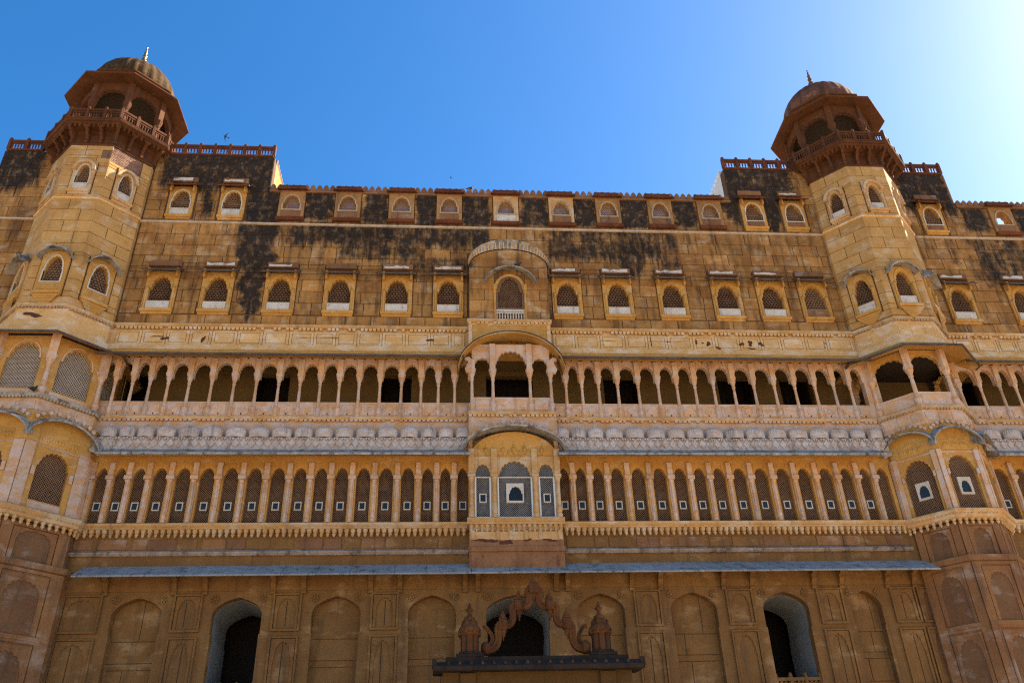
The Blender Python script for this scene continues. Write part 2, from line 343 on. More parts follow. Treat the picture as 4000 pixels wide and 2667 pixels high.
# --- ashlar blocks
blocks = []
def courses(u0, u1, zl, holes, w=1.12, ph=0.):
    for i, (a, b) in enumerate(zip(zl, zl[1:])):
        x = u0-(w*.5 if i % 2 else 0)-ph; row = []
        while x < u1:
            e = x+w*random.uniform(.86, 1.14)
            if u1-e < .3: e = u1
            l, r = max(x, u0), min(e, u1)
            if r-l > .12: row.append((l, r))
            x = e
        for l, r in row:
            hs_ = [h for h in holes if h[0] < r and h[1] > l and h[2] < b and h[3] > a]
            for q in (rect_minus(l, r, a, b, hs_) if hs_ else [(l, r, a, b)]):
                if q[1]-q[0] > .07 and q[3]-q[2] > .07: blocks.append(q)
zt2 = [19.62+.5511*i for i in range(10)]; zt3 = [24.70, 25.25, 25.80, 26.36]; zt4 = [26.36, 26.86, 27.36, 27.86, 28.34]
hs2 = [(x-.62, x+.62, 20.13, 22.12) for x in T2]+[(x-.63, x+.63, 22.3, 22.58) for x in T2]+[(-1.6, 1.6, 19.5, 23.3)]
hs3 = [(x-.55, x+.55, 24.8, 26.4) for x in T3]+[(x-.6, x+.6, 24.8, 26.5) for x in T3H]
tow = [(-14.9, -19.0), (13.7, 17.75)]
for a, b in ((-14.85, 13.75), (17.65, 25.6), (-23.8, -18.9)):
    courses(a, b, zt2, hs2); courses(a, b, zt3, hs3)
for a, b in ((-14.85, -9.94), (9.94, 13.75), (17.65, 20.29), (-21.19, -18.9)): courses(a, b, zt4, [])
blocks.sort(key=lambda q: -(q[1]-q[0])*(q[3]-q[2]) if -22 < q[0] < 24 else 0)
rest = G()
for i, q in enumerate(blocks):
    c = .013; dd = random.uniform(-.006, .006); gg = rest if i >= 290 else G()
    gg.cbox(q[0]+c, q[1]-c, -.1, dd, q[2]+c, q[3]-c, .010)
    if i < 290: obj('ashlar_block', gg, 'ashlar_plaster', uw)
if rest.v: obj('ashlar_infill', rest, 'ashlar_plaster', uw, kind='stuff')
# --- string course and ledges
def ledge(name, mat, u0, u1, prof, fr=MAIN, par=palace): return obj(name, G(fr).prof(prof, u0, u1), mat, par)
for a, b in ((-14.95, 13.8), (17.6, XR), (XL, -18.9)):
    ledge('string_course', 'string_pale', a, b, [(-.1, 24.565), (.07, 24.575), (.08, 24.64), (.03, 24.69), (-.1, 24.70)])
    ledge('dentil_ledge', 'carved_sandstone', a, b, [(-.1, 19.49), (.10, 19.52), (.14, 19.57), (.16, 19.62), (-.1, 19.64)])
    ledge('relief_band', 'frieze_plaster', a, b, [(-.3, 18.50), (.10, 18.50), (.12, 18.53), (.12, 18.71), (.05, 18.745), (-.3, 18.745)])
    ledge('dado_moulding', 'carved_sandstone', a, b, [(-.3, 15.63), (.08, 15.65), (.12, 15.70), (.12, 15.745), (-.3, 15.75)])
for a, b in ((-14.95, -1.75), (1.75, 13.8), (17.6, XR), (XL, -18.9)):
    ledge('upper_eave', 'ochre_plaster', a, b, [(-.2, 18.30), (.80, 17.875), (.80, 17.94), (-.2, 18.38)]); ledge('eave_lip', 'dark_slate', a, b, [(.801, 17.85), (.85, 17.85), (.86, 17.93), (.801, 17.96)])
def dentils(u0, u1, pitch, r, z0, z1, d, mat, par, fr=MAIN, name='dentil_row', n=5):
    g = G(fr); k = max(1, int((u1-u0)/pitch)); p = (u1-u0)/k
    for i in range(k):
        if random.random() < .12: continue
        u = u0+p*(i+.5); w = p*random.uniform(.33, .42)
        g.ext([(u-w, z1)]+[(u-w*cos(pi*j/n), z1-(z1-z0)*(.35+.65*sin(pi*j/n))) for j in range(n+1)]+[(u+w, z1)], d-.05, d+r)
    return obj(name, g, mat, par, kind='stuff')
for a, b in ((-14.9, -1.65), (1.65, 13.75), (17.7, 25)):
    dentils(a, b, .155, .05, 19.39, 19.50, .07, 'frieze_plaster', palace)
    dentils(a, b, .16, .05, 15.56, 15.64, .05, 'arcade_stone', palace)
# --- frieze with sunk panels
wall('frieze', 'frieze_plaster', palace, MAIN, XL, XR, 18.74, 19.5, -.45, 0.)
for a, b in ((-14.7, -1.7), (1.7, 13.7), (17.9, 25)):
    u = a
    while u < b-.5:
        w = random.uniform(.78, 1.02)
        if u+w > b-.3: w = b-u
        g = G(); c = .075
        g.cbox(u+.012, u+w-.012, -.05, .045, 18.76, 19.36, .008)
        o = obj('frieze_panel', g, 'frieze_plaster', palace)
        g = G(); g.cbox(u+c+.05, u+w-c-.05, 0., .057, 18.85, 19.27, .007); obj('raised_field', g, 'frieze_plaster', o)
        g = G(); t_ = .012
        for q in ((u+c+.03, u+w-c-.03, 18.83, 18.842), (u+c+.03, u+w-c-.03, 19.278, 19.29), (u+c+.03, u+c+.042, 18.842, 19.278), (u+w-c-.042, u+w-c-.03, 18.842, 19.278)): g.box(q[0], q[1], .02, .0475, q[2], q[3])
        obj('groove_line', g, 'joint_mortar', o); u += w
# fallen plaster patches on the frieze
def blob(u, z, w, h, d, par, fr=MAIN, mat='fallen_patch'):
    P = []; n = 14; ph = random.random()*6
    for i in range(n):
        a = 2*pi*i/n; r = .7+.3*sin(2*a+ph)+.22*random.uniform(-1, 1); P.append((u+w/2*r*cos(a), z+h/2*r*sin(a)))
    g = G(fr); g.ext(P, d-.03, d); obj('fallen_plaster_patch', g, mat, par)
for u, z, w, h in ((7.35, 19.08, .14, .22), (7.6, 19.05, .12, .14), (7.82, 19.02, .34, .22), (9.15, 19.02, .2, .22), (9.5, 19.05, .3, .3), (9.95, 19.02, .24, .22), (8.2, 18.83, .25, .14), (9.5, 18.82, .4, .1), (-3.05, 19.05, .34, .18), (-13.2, 19.08, .5, .10), (-11.5, 18.98, .16, .4), (-6.9, 19.1, .9, .035), (-7.8, 19.09, .8, .03), (6.2, 19.1, 1.3, .035), (5.55, 19.1, .05, .5), (3.9, 19.1, .7, .03), (-12.9, 19.0, .3, .2), (12.5, 18.9, .07, .09), (12.55, 19.1, .06, .1)):
    blob(u, z, w, h, .060, palace)
# ------------------------------------------------------------------ jali windows of the upper wall
def jali_window(x, z, par, kind=0, fr=MAIN, W_=.60, H=1.80, aw=.44, mats=('ochre_plaster', 'white_stone', 'jali_stone', 'dark_slate', 'white_stone'), hood='slab', d=0., empty=False, corbel=False):
    """z = sill level; the surround stands proud of the wall, the jali is set back."""
    s = H/1.8
    o = obj('window', G(fr).arch_panel(x-W_, x+W_, z+.13*s, z+H+.05, d-.30, d+.05, x, aw, z+.52*s, z+1.08*s, aw*.86, z+1.62*s, 'cusp', 7), mats[0], par)
    g = G(fr)
    if kind == 1:
        t_ = .05 if s > .95 else .045; Ai = [(x-aw, z+.53*s)]+arch(x, aw*.90, z+1.08*s, z+1.64*s, 'round')+[(x+aw, z+.53*s)]; Ao = [(x-aw-t_, z+.53*s)]+arch(x, aw*.90+t_, z+1.08*s, z+1.64*s+t_, 'round')+[(x+aw+t_, z+.53*s)]
        Ai.insert(1, (x-aw, z+1.0*s)); Ai.insert(-1, (x+aw, z+1.0*s)); Ao.insert(1, (x-aw-t_, z+1.0*s)); Ao.insert(-1, (x+aw+t_, z+1.0*s))
        for (p0, p1, q0, q1) in zip(Ai, Ai[1:], Ao, Ao[1:]):
            g.add([(p0[0], d+.075, p0[1]), (p1[0], d+.075, p1[1]), (q1[0], d+.075, q1[1]), (q0[0], d+.075, q0[1]), (p0[0], d-.02, p0[1]), (p1[0], d-.02, p1[1]), (q0[0], d+.04, q0[1]), (q1[0], d+.04, q1[1])], [(0, 1, 2, 3), (4, 5, 1, 0), (3, 2, 7, 6)])
        g.box(x-aw-t_, x+aw+t_, d-.02, d+.078, z+.50*s, z+.545*s)
    if g.v: obj('window_trim', g, mats[4], o)
    if kind == 0:
        g = G(fr)
        A = arch(x, aw*1.1, z+1.0*s, z+1.76*s, 'round'); B = arch(x, aw*1.0, z+1.0*s, z+1.68*s, 'round')
        for i in range(len(A)-1): g.add([(A[i][0], d+.075, A[i][1]), (A[i+1][0], d+.075, A[i+1][1]), (B[i+1][0], d+.06, B[i+1][1]), (B[i][0], d+.06, B[i][1])], [(0, 1, 2, 3)]); g.add([(A[i][0], d+.075, A[i][1]), (A[i+1][0], d+.075, A[i+1][1]), (A[i+1][0], d+.05, A[i+1][1]), (A[i][0], d+.05, A[i][1])], [(0, 1, 2, 3)])
        obj('arch_moulding', g, mats[0], o)
        for sg in (-1, 1):
            c = x+sg*(aw+.065)
            obj('colonnette', G(fr).lathe(c, d+.06, [(.06, z+.14*s), (.06, z+.22*s), (.04, z+.27*s), (.035, z+.85*s), (.06, z+.9*s), (.05, z+.95*s), (.07, z+1.02*s), (.07, z+1.1*s)], 8), mats[0], o, True)
    if not empty:
        g = G(fr); p = .110*s**.5; g.lattice(x-aw, x+aw, z+.5*s, z+1.66*s, d-.10, p, p*.15, .03, (0, 60, 120)); obj('jali', g, mats[2], o)
    g = G(fr); g.cbox(x-aw+.0, x+aw-.0, d-.2, d+.07, z+.14*s, z+.50*s, .01); g.cbox(x-aw+.08, x+aw-.08, d, d+.083, z+.20*s, z+.44*s, .008); obj('apron_panel', g, mats[1], o)
    g = G(fr); g.prof([(d-.1, z+.03), (d+.10, z+.03), (d+.14, z+.07), (d+.15, z+.128*s), (d-.1, z+.13*s)], x-W_-.0, x+W_+.0); g.box(x-W_+.03, x+W_-.03, d-.05, d+.05, z-.06, z+.03); obj('sill', g, mats[0] if kind != 2 else mats[3], o)
    if hood == 'slab':
        g = G(fr); zz = z+H; g.prof([(d-.05, zz+.20), (d+.42, zz-.16), (d+.43, zz-.10), (d-.05, zz+.27)], x-W_-.14, x+W_+.14); h = obj('hood', g, mats[3], o)
        g = G(fr); g.cbox(x-W_, x+W_, d-.05, d+.10, zz+.30, zz+.55, .012); obj('hood_block', g, 'red_panel', o)
        g = G(fr); k = random.uniform(-.2, .2); P = [(x-W_*.9+1.8*W_*i/6*random.uniform(.8, 1), zz+.34+random.uniform(0, .03)) for i in range(7)]; Q = [(u, zz+.50+random.uniform(-.09, .02)) for u, _ in P][::-1]
        if random.random() < .75: g.ext(P+Q, d+.08, d+.104); obj('old_limewash', g, 'white_stone', o)
        for sg in (-1, 1): obj('hood_bracket', G(fr).ext([(x+sg*(W_-.06)-.035, zz-.28), (x+sg*(W_-.06)+.035, zz-.28), (x+sg*(W_-.06)+.04, zz+.1), (x+sg*(W_-.06)-.04, zz+.1)], d+.04, d+.22), mats[0], o)
    elif hood == 'arch':
        g = G(fr); g.bangla(x, W_+.10, z+H-.42, z+H+.02, d-.02, d+.40, .10, .06, 18); obj('hood', g, 'weathered_slate', o)
        g = G(fr); g.bangla(x, W_*.82, z+H-.10, z+H+.17, d-.02, d+.14, .02, .10, 14); obj('hood_crest', g, 'weathered_slate', o)
        g = G(fr); A = arch(x, W_+.04, z+H-.42, z+H+.10, 'round'); g.ext([(x-W_-.04, z+H-.45)]+A+[(x+W_+.04, z+H-.45)], d-.04, d+.048); obj('tympanum', g, mats[0], o) if 0 else None
    elif hood == 'label':
        A = arch(x, W_+.02, z+H-.40, z+H+.06, 'round'); B = arch(x, W_-.10, z+H-.40, z+H-.06, 'round'); g = G(fr)
        for i in range(len(A)-1): g.add([(A[i][0], d+.16, A[i][1]), (A[i+1][0], d+.16, A[i+1][1]), (B[i+1][0], d+.16, B[i+1][1]), (B[i][0], d+.16, B[i][1]), (A[i][0], d-.03, A[i][1]), (A[i+1][0], d-.03, A[i+1][1]), (B[i+1][0], d-.03, B[i+1][1]), (B[i][0], d-.03, B[i][1])], [(0, 1, 2, 3), (4, 5, 1, 0), (7, 6, 2, 3)])
        for sg in (-1, 1): g.box(x+sg*(W_-.04)-.07, x+sg*(W_-.04)+.07, d-.03, d+.18, z+H-.47, z+H-.40)
        obj('hood_mould', g, mats[0], o)
    if corbel:
        g = G(fr); n = 12
        for j in range(5):
            e = 1-j/5; f_ = 1-(j+1)/5
            g.add([(x-W_*e**.7, d+.14*e, z-.02-.09*j), (x+W_*e**.7, d+.14*e, z-.02-.09*j), (x+W_*f_**.7*.98, d+.14*f_+.012, z-.02-.09*(j+1)), (x-W_*f_**.7*.98, d+.14*f_+.012, z-.02-.09*(j+1))], [(0, 1, 2, 3)])
        g.lathe(x, d+.03, [(.02, z-.56), (.045, z-.52), (.02, z-.47)], 6); obj('corbel_bowl', g, 'ochre_plaster', o)
    return o
for i, x in enumerate(T2):
    m_ = ('ochre_plaster', 'white_stone', 'jali_stone', 'dark_slate', 'white_stone')
    if x == 12.6: m_ = ('ochre_plaster', 'red_panel', 'lattice_tan', 'dark_slate', 'white_stone')
    jali_window(x, 20.17, palace, 0, MAIN, .60, 1.88, .435, m_)
def top_window(x, par, fr=MAIN, red=True, empty=False, cap='red_sandstone', ap='red_panel'):
    z = 24.80; o = obj('window', G(fr).arch_panel(x-.53, x+.53, z+.12, 26.40, -.30, .06, x, .34, 25.40, 25.72, .29, 26.14, 'cusp', 5), 'frame_brown' if red else 'carved_sandstone', par)
    g = G(fr); A = arch(x, .355, 25.72, 26.21, 'round'); B = arch(x, .30, 25.72, 26.15, 'round'); g_ = 0.
    for i in range(len(A)-1): g.add([(A[i][0], .08, A[i][1]), (A[i+1][0], .08, A[i+1][1]), (B[i+1][0], .08, B[i+1][1]), (B[i][0], .08, B[i][1]), (A[i][0], .05, A[i][1]), (A[i+1][0], .05, A[i+1][1])], [(0, 1, 2, 3), (4, 5, 1, 0)])
    g.box(x-.41, x-.345, .04, .08, 25.36, 25.72); g.box(x+.345, x+.41, .04, .08, 25.36, 25.72); g.box(x-.41, x+.41, .0, .083, 25.34, 25.40); obj('window_trim', g, 'trim_stone', o)
    if not empty: g = G(fr); g.lattice(x-.35, x+.35, 25.4, 26.16, -.08, .082, .026, .03, (0, 60, 120)); obj('jali', g, 'lattice_tan', o)
    g = G(fr); g.cbox(x-.40, x+.40, 0, .085, 24.97, 25.33, .012); g.cbox(x-.32, x+.32, .05, .10, 25.03, 25.28, .01); obj('apron_panel', g, ap, o)
    g = G(fr); g.prof([(-.1, z), (.12, z), (.17, z+.06), (.17, z+.12), (-.1, z+.125)], x-.58, x+.58); obj('sill', g, 'red_sandstone', o)
    g = G(fr); g.prof([(-.3, 26.50), (.27, 26.35), (.28, 26.42), (-.3, 26.60)], x-.63, x+.63); g.cbox(x-.55, x+.55, -.3, .12, 26.53, 26.69, .02); obj('hood', g, cap, o)
    return o
for i, x in enumerate(T3): top_window(x, palace, MAIN, x not in (.043, 2.421), x == 22.23, ap='white_stone' if x == .043 else 'red_panel')
for i, x in enumerate(T3H):
    jali_window(x, 24.83, palace, 1, MAIN, .52, 1.62, .37, ('ochre_plaster', 'white_stone' if x < 0 else 'red_panel', 'lattice_tan', 'red_sandstone', 'white_stone'))
# --- merlons along the parapet
g = G(); g.v = []
def merlon(u, w=.275):
    g = G(); P = [(-.5, 0), (.5, 0), (.5, .14), (.42, .20), (.5, .30), (.40, .62), (.22, .86), (0, 1), (-.22, .86), (-.40, .62), (-.5, .30), (-.42, .20), (-.5, .14)]
    g.ext([(u+w*.98*a, 26.43+.37*b) for a, b in P], -.30, .03); return obj('merlon', g, 'red_panel', palace)
for a, b in ((-9.93, 9.93), (20.3, 25.4)):
    ledge('parapet_coping', 'red_panel', a, b, [(-.42, 26.35), (.06, 26.36), (.08, 26.42), (-.42, 26.43)])
    n = int((b-a)/.275)
    for k in range(n): merlon(a+(k+.5)*(b-a)/n)
# --- attic balustrades
BAL = [(.022, 0), (.03, .03), (.018, .08), (.034, .2), (.03, .26), (.016, .36), (.028, .40)]
def balustrade(fr, u0, u1, z, npan, par, mat='red_sandstone', h=.62, d=-.02, post_ends=(1, 1), nb=6):
    g = G(fr); g.prof([(d-.14, z), (d+.06, z), (d+.08, z+.06), (d+.04, z+.10), (d-.14, z+.10)], u0-.02, u1+.02); obj('balustrade_plinth', g, mat, par)
    w = (u1-u0)/npan
    for i in range(npan+1):
        if (i == 0 and not post_ends[0]) or (i == npan and not post_ends[1]): continue
        u = u0+w*i; g = G(fr); g.cbox(u-.065, u+.065, d-.10, d+.045, z+.10, z+h+.02, .012); g.lathe(u, d-.02, [(.07, z+h+.02), (.078, z+h+.06), (.05, z+h+.11), (.02, z+h+.14)], 8); obj('balustrade_post', g, mat, par)
    for i in range(npan):
        a, b = u0+w*i+.065, u0+w*(i+1)-.065; g = G(fr)
        g.box(a, b, d-.09, d+.02, z+h-.10, z+h); g.box(a, b, d-.06, d, z+h-.2, z+h-.15)
        n = max(3, int((b-a)/.105))
        for k in range(n):
            u = a+(b-a)*(k+.5)/n; s = (h-.22)/.42
            g.lathe(u, d-.03, [(r, z+.10+q*s) for r, q in BAL], 6); g.bar(u-.03, z+h-.15, u+.03, z+h-.10, d-.01, .02, .03)
        obj('balustrade_panel', g, mat, par)
for a, b in ((-21.2, -19.6), (-14.5, -9.93), (9.93, 13.3), (18.2, 20.3)): balustrade(MAIN, a+.08, b-.08, 28.36, max(2, round((b-a)/.65)), palace)
for x, mm, sg in ((-9.93, 'ochre_plaster', 1), (9.93, 'whitewash', -1), (20.3, 'ochre_plaster', 1), (-21.2, 'ochre_plaster', -1)):
    g = G(); g.box(min(x, x-sg*.4), max(x, x-sg*.4), -5, -.451, 24.3, 28.35); obj('attic_side_wall', g, mm, palace)
    if abs(x) < 10:
        for k in range(16):
            P = [(-.5, 0), (.5, 0), (.5, .3), (.40, .62), (.22, .86), (0, 1), (-.22, .86), (-.40, .62), (-.5, .3)]
            gg = G(Fr(x, .6+.29*k, pi/2 if sg > 0 else -pi/2)); gg.ext([(.27*a, 28.351+.40*b) for a, b in P], -.3, 0); obj('merlon', gg, mm if sg < 0 else 'red_panel', palace)
    else: pass
g = G(); g.box(XL, XR, -14, -.452, 24.1, 24.29); obj('roof_terrace', g, 'paving', palace)
for a, b in ((-21.0, -10.4), (10.4, 20.2)): obj('attic_roof', G().box(a, b, -5, -.7, 28.1, 28.34), 'paving', palace)
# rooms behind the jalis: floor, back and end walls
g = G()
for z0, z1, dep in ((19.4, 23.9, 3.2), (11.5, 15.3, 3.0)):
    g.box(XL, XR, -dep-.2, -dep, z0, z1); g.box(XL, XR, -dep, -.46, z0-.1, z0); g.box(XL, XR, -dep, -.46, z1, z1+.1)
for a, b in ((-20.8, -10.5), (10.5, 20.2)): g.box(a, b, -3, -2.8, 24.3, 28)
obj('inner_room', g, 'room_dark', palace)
g = G(); g.box(XL, XR, -14, -13.6, 0, 24.1); g.box(XL-.3, XL, -14, 0, 0, 24.1); g.box(XR, XR+.3, -14, 0, 0, 24.1); obj('rear_wall', g, 'ochre_plaster', palace)

# ------------------------------------------------------------------ upper arcade (open gallery)
def col_prof(z0, z1, r=.055):
    H = z1-z0; P = [(.095, 0), (.095, .05), (.07, .065), (.075, .10), (.10, .14), (.105, .19), (.085, .235), (.068, .255), (.066, .30), (.052, .72), (.05, .80), (.07, .815), (.07, .84), (.056, .85), (.075, .90), (.105, .96), (.11, 1.)]
    return [(a*r/.055, z0+b*H) for a, b in P]
def arcade_col(u, par, fr=MAIN, d=.02, z0=15.76, zp=16.36, zc=17.36, zt=18.12, mat='arcade_stone', w=.095, name='column'):
    o = obj(name, G(fr).lathe(u, d, col_prof(z0, zc, w*.56), 8), mat, par)
    g = G(fr); g.add([(u-w, d+.10, zc), (u+w, d+.10, zc), (u+w*1.05, d+.10, zt), (u-w*1.05, d+.10, zt), (u-w, d-.12, zc), (u+w, d-.12, zc), (u+w*1.05, d-.12, zt), (u-w*1.05, d-.12, zt)], [(0, 1, 2, 3), (4, 0, 3, 7), (1, 5, 6, 2), (0, 4, 5, 1), (4, 7, 6, 5)])
    for sg in (-1, 1): g.ext([(u+sg*w, zc+.02), (u+sg*(w+.02), zc+.03), (u+sg*(w+.045), zc+.16), (u+sg*(w+.02), zc+.20), (u+sg*w, zc+.24)], d-.10, d+.05)
    obj('capital', g, mat, o)
    return o
def gallery(us, par, z0=15.76, zp=16.36, zs=17.36, zt=17.98, z1=18.36, mat='arcade_stone', first=True, last=True):
    for i, (a, b) in enumerate(zip(us, us[1:])):
        c = (a+b)/2; hw = (b-a)/2
        obj('arch', G().arch_panel(a, b, zs-.01, z1, -.16, .03, c, hw-.115, zs-.01, zs+.27, hw-.125, zt+random.uniform(-.02, .02), 'cusp', 7), mat, par)
        g = G(); g.box(a, b, -.16, .01, z0-.01, zp); g.prof([(-.18, zp-.04), (.03, zp-.04), (.03, zp), (-.18, zp)], a, b); o = obj('parapet_panel', g, mat, par)
        g = G(); g.cbox(c-hw+.15, c+hw-.15, 0, .03, z0+.08, zp-.10, .012); obj('sunk_field', g, mat, o)
        if hw > .28: g = G(); g.lathe(0, 0, [(.0, 0)], 3) if 0 else None; g.ext([(c+.13*(1+.18*cos(8*k*pi/12))*cos(k*pi/12), z0+.30+.13*(1+.18*cos(8*k*pi/12))*sin(k*pi/12)) for k in range(24)], .02, .042); obj('rosette', g, mat, o)
        g = G(); g.lathe(c, .035, [(.02, z0+.09), (.02, z0+.14)], 6); obj('drain_spout', g, 'room_dark', o)
    for i, u in enumerate(us):
        if (i == 0 and not first) or (i == len(us)-1 and not last): continue
        arcade_col(u, par)
    g = G(); u = us[0]+.1
    while u < us[-1]-.1: g.box(u-.018, u+.018, .05, .09, 18.14, 18.19); u += .39
    obj('iron_hooks', g, 'room_dark', par, kind='stuff')
mids = [1.47]+[(a+b)/2 for a, b in zip(XI, XI[1:])]
galL = sorted([-m for m in mids]+[-14.31, -14.9]); galR = mids[:-1]+[13.75]
gallery(galL, palace, last=False, first=False); gallery(galR, palace, first=False, last=False)
galX = [17.45, 18.35, 19.15, 19.8, 20.45, 21.2, 22., 22.8, 23.6]; gallery(galX, palace, first=False)
ledge('gallery_architrave', 'ochre_plaster', -14.9, 13.75, [(-.3, 18.361), (.10, 18.361), (.10, 18.49), (-.3, 18.49)]); ledge('gallery_architrave', 'ochre_plaster', 17.45, 25, [(-.3, 18.361), (.10, 18.361), (.10, 18.49), (-.3, 18.49)])
for a, b in ((13.70, 14.25), (17.15, 17.55)): obj('gallery_pier', G().box(a, b, -.25, .015, 15.70, 18.40), 'arcade_stone', palace)
# corridor
DB = 1.35; doors = [(-9.72, -8.40), (-4.95, -3.74), (-.85, 1.0), (3.8, 5.25), (8.40, 9.92), (10.95, 12.27), (-14.6, -13.6), (18.4, 19.3)]
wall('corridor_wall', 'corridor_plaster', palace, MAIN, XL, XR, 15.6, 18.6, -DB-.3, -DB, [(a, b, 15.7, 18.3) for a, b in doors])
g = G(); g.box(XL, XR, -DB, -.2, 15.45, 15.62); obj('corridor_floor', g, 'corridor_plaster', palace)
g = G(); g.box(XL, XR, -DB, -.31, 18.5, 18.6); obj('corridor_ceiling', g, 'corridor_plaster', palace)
for a, b in doors:
    g = G(); g.box(a, b, -DB-1.3, -DB-1.2, 15.6, 18.8); m = (a+b)/2; g.box(a, a+.06, -DB-1.2, -DB-.3, 15.6, 18.8); g.box(b-.06, b, -DB-1.2, -DB-.3, 15.6, 18.8); g.box(a, b, -DB-1.2, -DB-.3, 18.81, 18.9); g.box(m-.03, m+.03, -DB-1.21, -DB-1.15, 15.6, 18.7); obj('corridor_door', g, 'door_wood', palace)

# ------------------------------------------------------------------ domelet band and lower eave
wall('gallery_base', 'arcade_stone', palace, MAIN, XL, XR, 14.3, 15.64, -.45, 0.)
def domelet(u, w, par, z=14.80, d=.34):
    n = 18; prof = [(1.0, 0), (1.0, .22), (1.05, .23), (1.05, .26), (.98, .27), (1.03, .33), (1.0, .39), (.88, .47), (.66, .54), (.40, .59), (.18, .62), (.10, .65), (.14, .68), (.10, .70), (.03, .76)]
    g = G(); P = []; F = []; m = 40
    for r, h in prof:
        for k in range(m+1):
            a = pi*k/m; rb = 1-(.11*abs(cos(2*pi*k/8))**3 if h > .27 and h < .6 else 0); P.append((u-w/2*r*rb*cos(a), d-.10+.20*r*rb*sin(a), z+h*.76))
    for i in range(len(prof)-1):
        for k in range(m): F.append((i*(m+1)+k, i*(m+1)+k+1, (i+1)*(m+1)+k+1, (i+1)*(m+1)+k))
    g.add(P, F); return obj('domelet', g, 'domelet_stone', par)
def lower_band(us, a, b):
    for i, (p, q) in enumerate(zip(us, us[1:])): domelet((p+q)/2, (q-p)*.86, palace)
    ledge('lozenge_band', 'domelet_stone', a, b, [(-.1, 14.34), (.36, 14.34), (.36, 14.76), (.40, 14.775), (-.1, 14.79)])
    g = G(); n = int((b-a)/.27); p = (b-a)/n
    for k in range(n):
        u = a+p*(k+.5); g.ext([(u-p*.46, 14.56), (u, 14.39), (u+p*.46, 14.56), (u, 14.72)], .35, .395)
        g.ext([(u-p*.5, 14.77), (u-p*.2, 14.77), (u-p*.35, 14.67)], .35, .42); g.ext([(u+p*.2, 14.77), (u+p*.5, 14.77), (u+p*.35, 14.67)], .35, .42)
    obj('lozenge_reliefs', g, 'domelet_stone', palace, kind='stuff')
    ledge('eave_soffit', 'ochre_plaster', a if a > -14 else -14.0, b if b < 13 or b > 14 else 13.3, [(-.05, 14.262), (.88, 13.872), (.88, 13.884), (-.05, 14.276)]); ledge('lower_eave', 'weathered_slate', a if a > -14 else -14.0, b if b < 13 or b > 14 else 13.3, [(-.05, 14.28), (.93, 13.885), (.95, 13.90), (.95, 13.965), (.90, 14.00), (.44, 14.27), (.38, 14.335), (-.05, 14.335)])
lower_band(galL[1:], -14.45, -1.55); lower_band(galR, 1.55, 13.75); lower_band(galX, 17.5, 25)
# ------------------------------------------------------------------ mesh windows storey
wall('storey_frieze', 'ochre_plaster', palace, MAIN, XL, XR, 13.98, 14.28, -.45, -.005)
latcache = {}
def mesh_window(a, b, par, box=True, fr=MAIN, wide=True):
    c = (a+b)/2; hw = (b-a)/2; aj = hw*.64; z0, z1 = 11.80, 13.985
    o = obj('window', G(fr).arch_panel(a, b, z0, z1, -.22, .0, c, aj, z0+.02, 13.50, aj*.86, 13.81, 'cusp' if hw > .33 else 'point', 7), 'ochre_plaster', par)
    g = G(fr); p = .056; g.lattice(c-aj, c+aj, z0, 13.81, -.13, p, .0122, .015, (45, 135)); obj('lattice', g, 'lattice_tan', o)
    if box:
        zc = 12.45; w = .085; g = G(fr)
        for q in ((c-w-.035, c-w, zc-.15, zc+.15), (c+w, c+w+.035, zc-.15, zc+.15), (c-w, c+w, zc-.15, zc-.113), (c-w, c+w, zc+.113, zc+.15)): g.box(q[0], q[1], -.15, -.10, q[2], q[3])
        s = obj('hatch_frame', g, 'pale_trim', o)
        g = G(fr); g.box(c-w, c+w, -.155, -.128, zc-.113, zc+.113); obj('hatch_pane', g, 'pane_glass', o)
    for sg in (-1, 1):
        pass
    if hw > .36:
        for sg in (-1, 1):
            g = G(fr); u, z = c+sg*hw*.5, 13.86; g.ext([(u+.055*cos(k*pi/5), z+.055*sin(k*pi/5)) for k in range(10)], -.01, .022); obj('rosette', g, 'ochre_plaster', o)
    return o
def mesh_pilaster(u, par, fr=MAIN, w=.10):
    g = G(fr); g.box(u-w*.8, u+w*.8, -.02, .06, 11.80, 13.985); o = obj('pilaster', g, 'arcade_stone', par)
    g = G(fr); g.lathe(u, .07, [(w*.75, 11.80), (w*.75, 11.92), (w*.5, 11.95), (w*.78, 12.03), (w*.7, 12.12), (w*.45, 12.18), (w*.42, 13.10), (w*.6, 13.15), (w*.55, 13.2), (w*.9, 13.27), (w*.95, 13.31)], 8); obj('colonnette', g, 'arcade_stone', o)
    g = G(fr); g.cbox(u-w*1.3, u+w*1.3, 0, .18, 13.33, 13.47, .012); g.cbox(u-w*.75, u+w*.75, 0, .15, 13.25, 13.33, .012); g.cbox(u-w*.9, u+w*.9, 0, .10, 13.47, 13.98, .01); obj('capital', g, 'arcade_stone', o)
meshL, meshR = galL[1:], galR
for us, lo in ((meshL, 0), (meshR, 1), (galX, 2)):
    for i, (a, b) in enumerate(zip(us, us[1:])):
        mesh_window(a, b, palace, not (lo == 1 and i == len(us)-2))
    for i, u in enumerate(us):
        if abs(abs(u)-1.47) > .01 and abs(u-13.75) > .01: mesh_pilaster(u, palace)
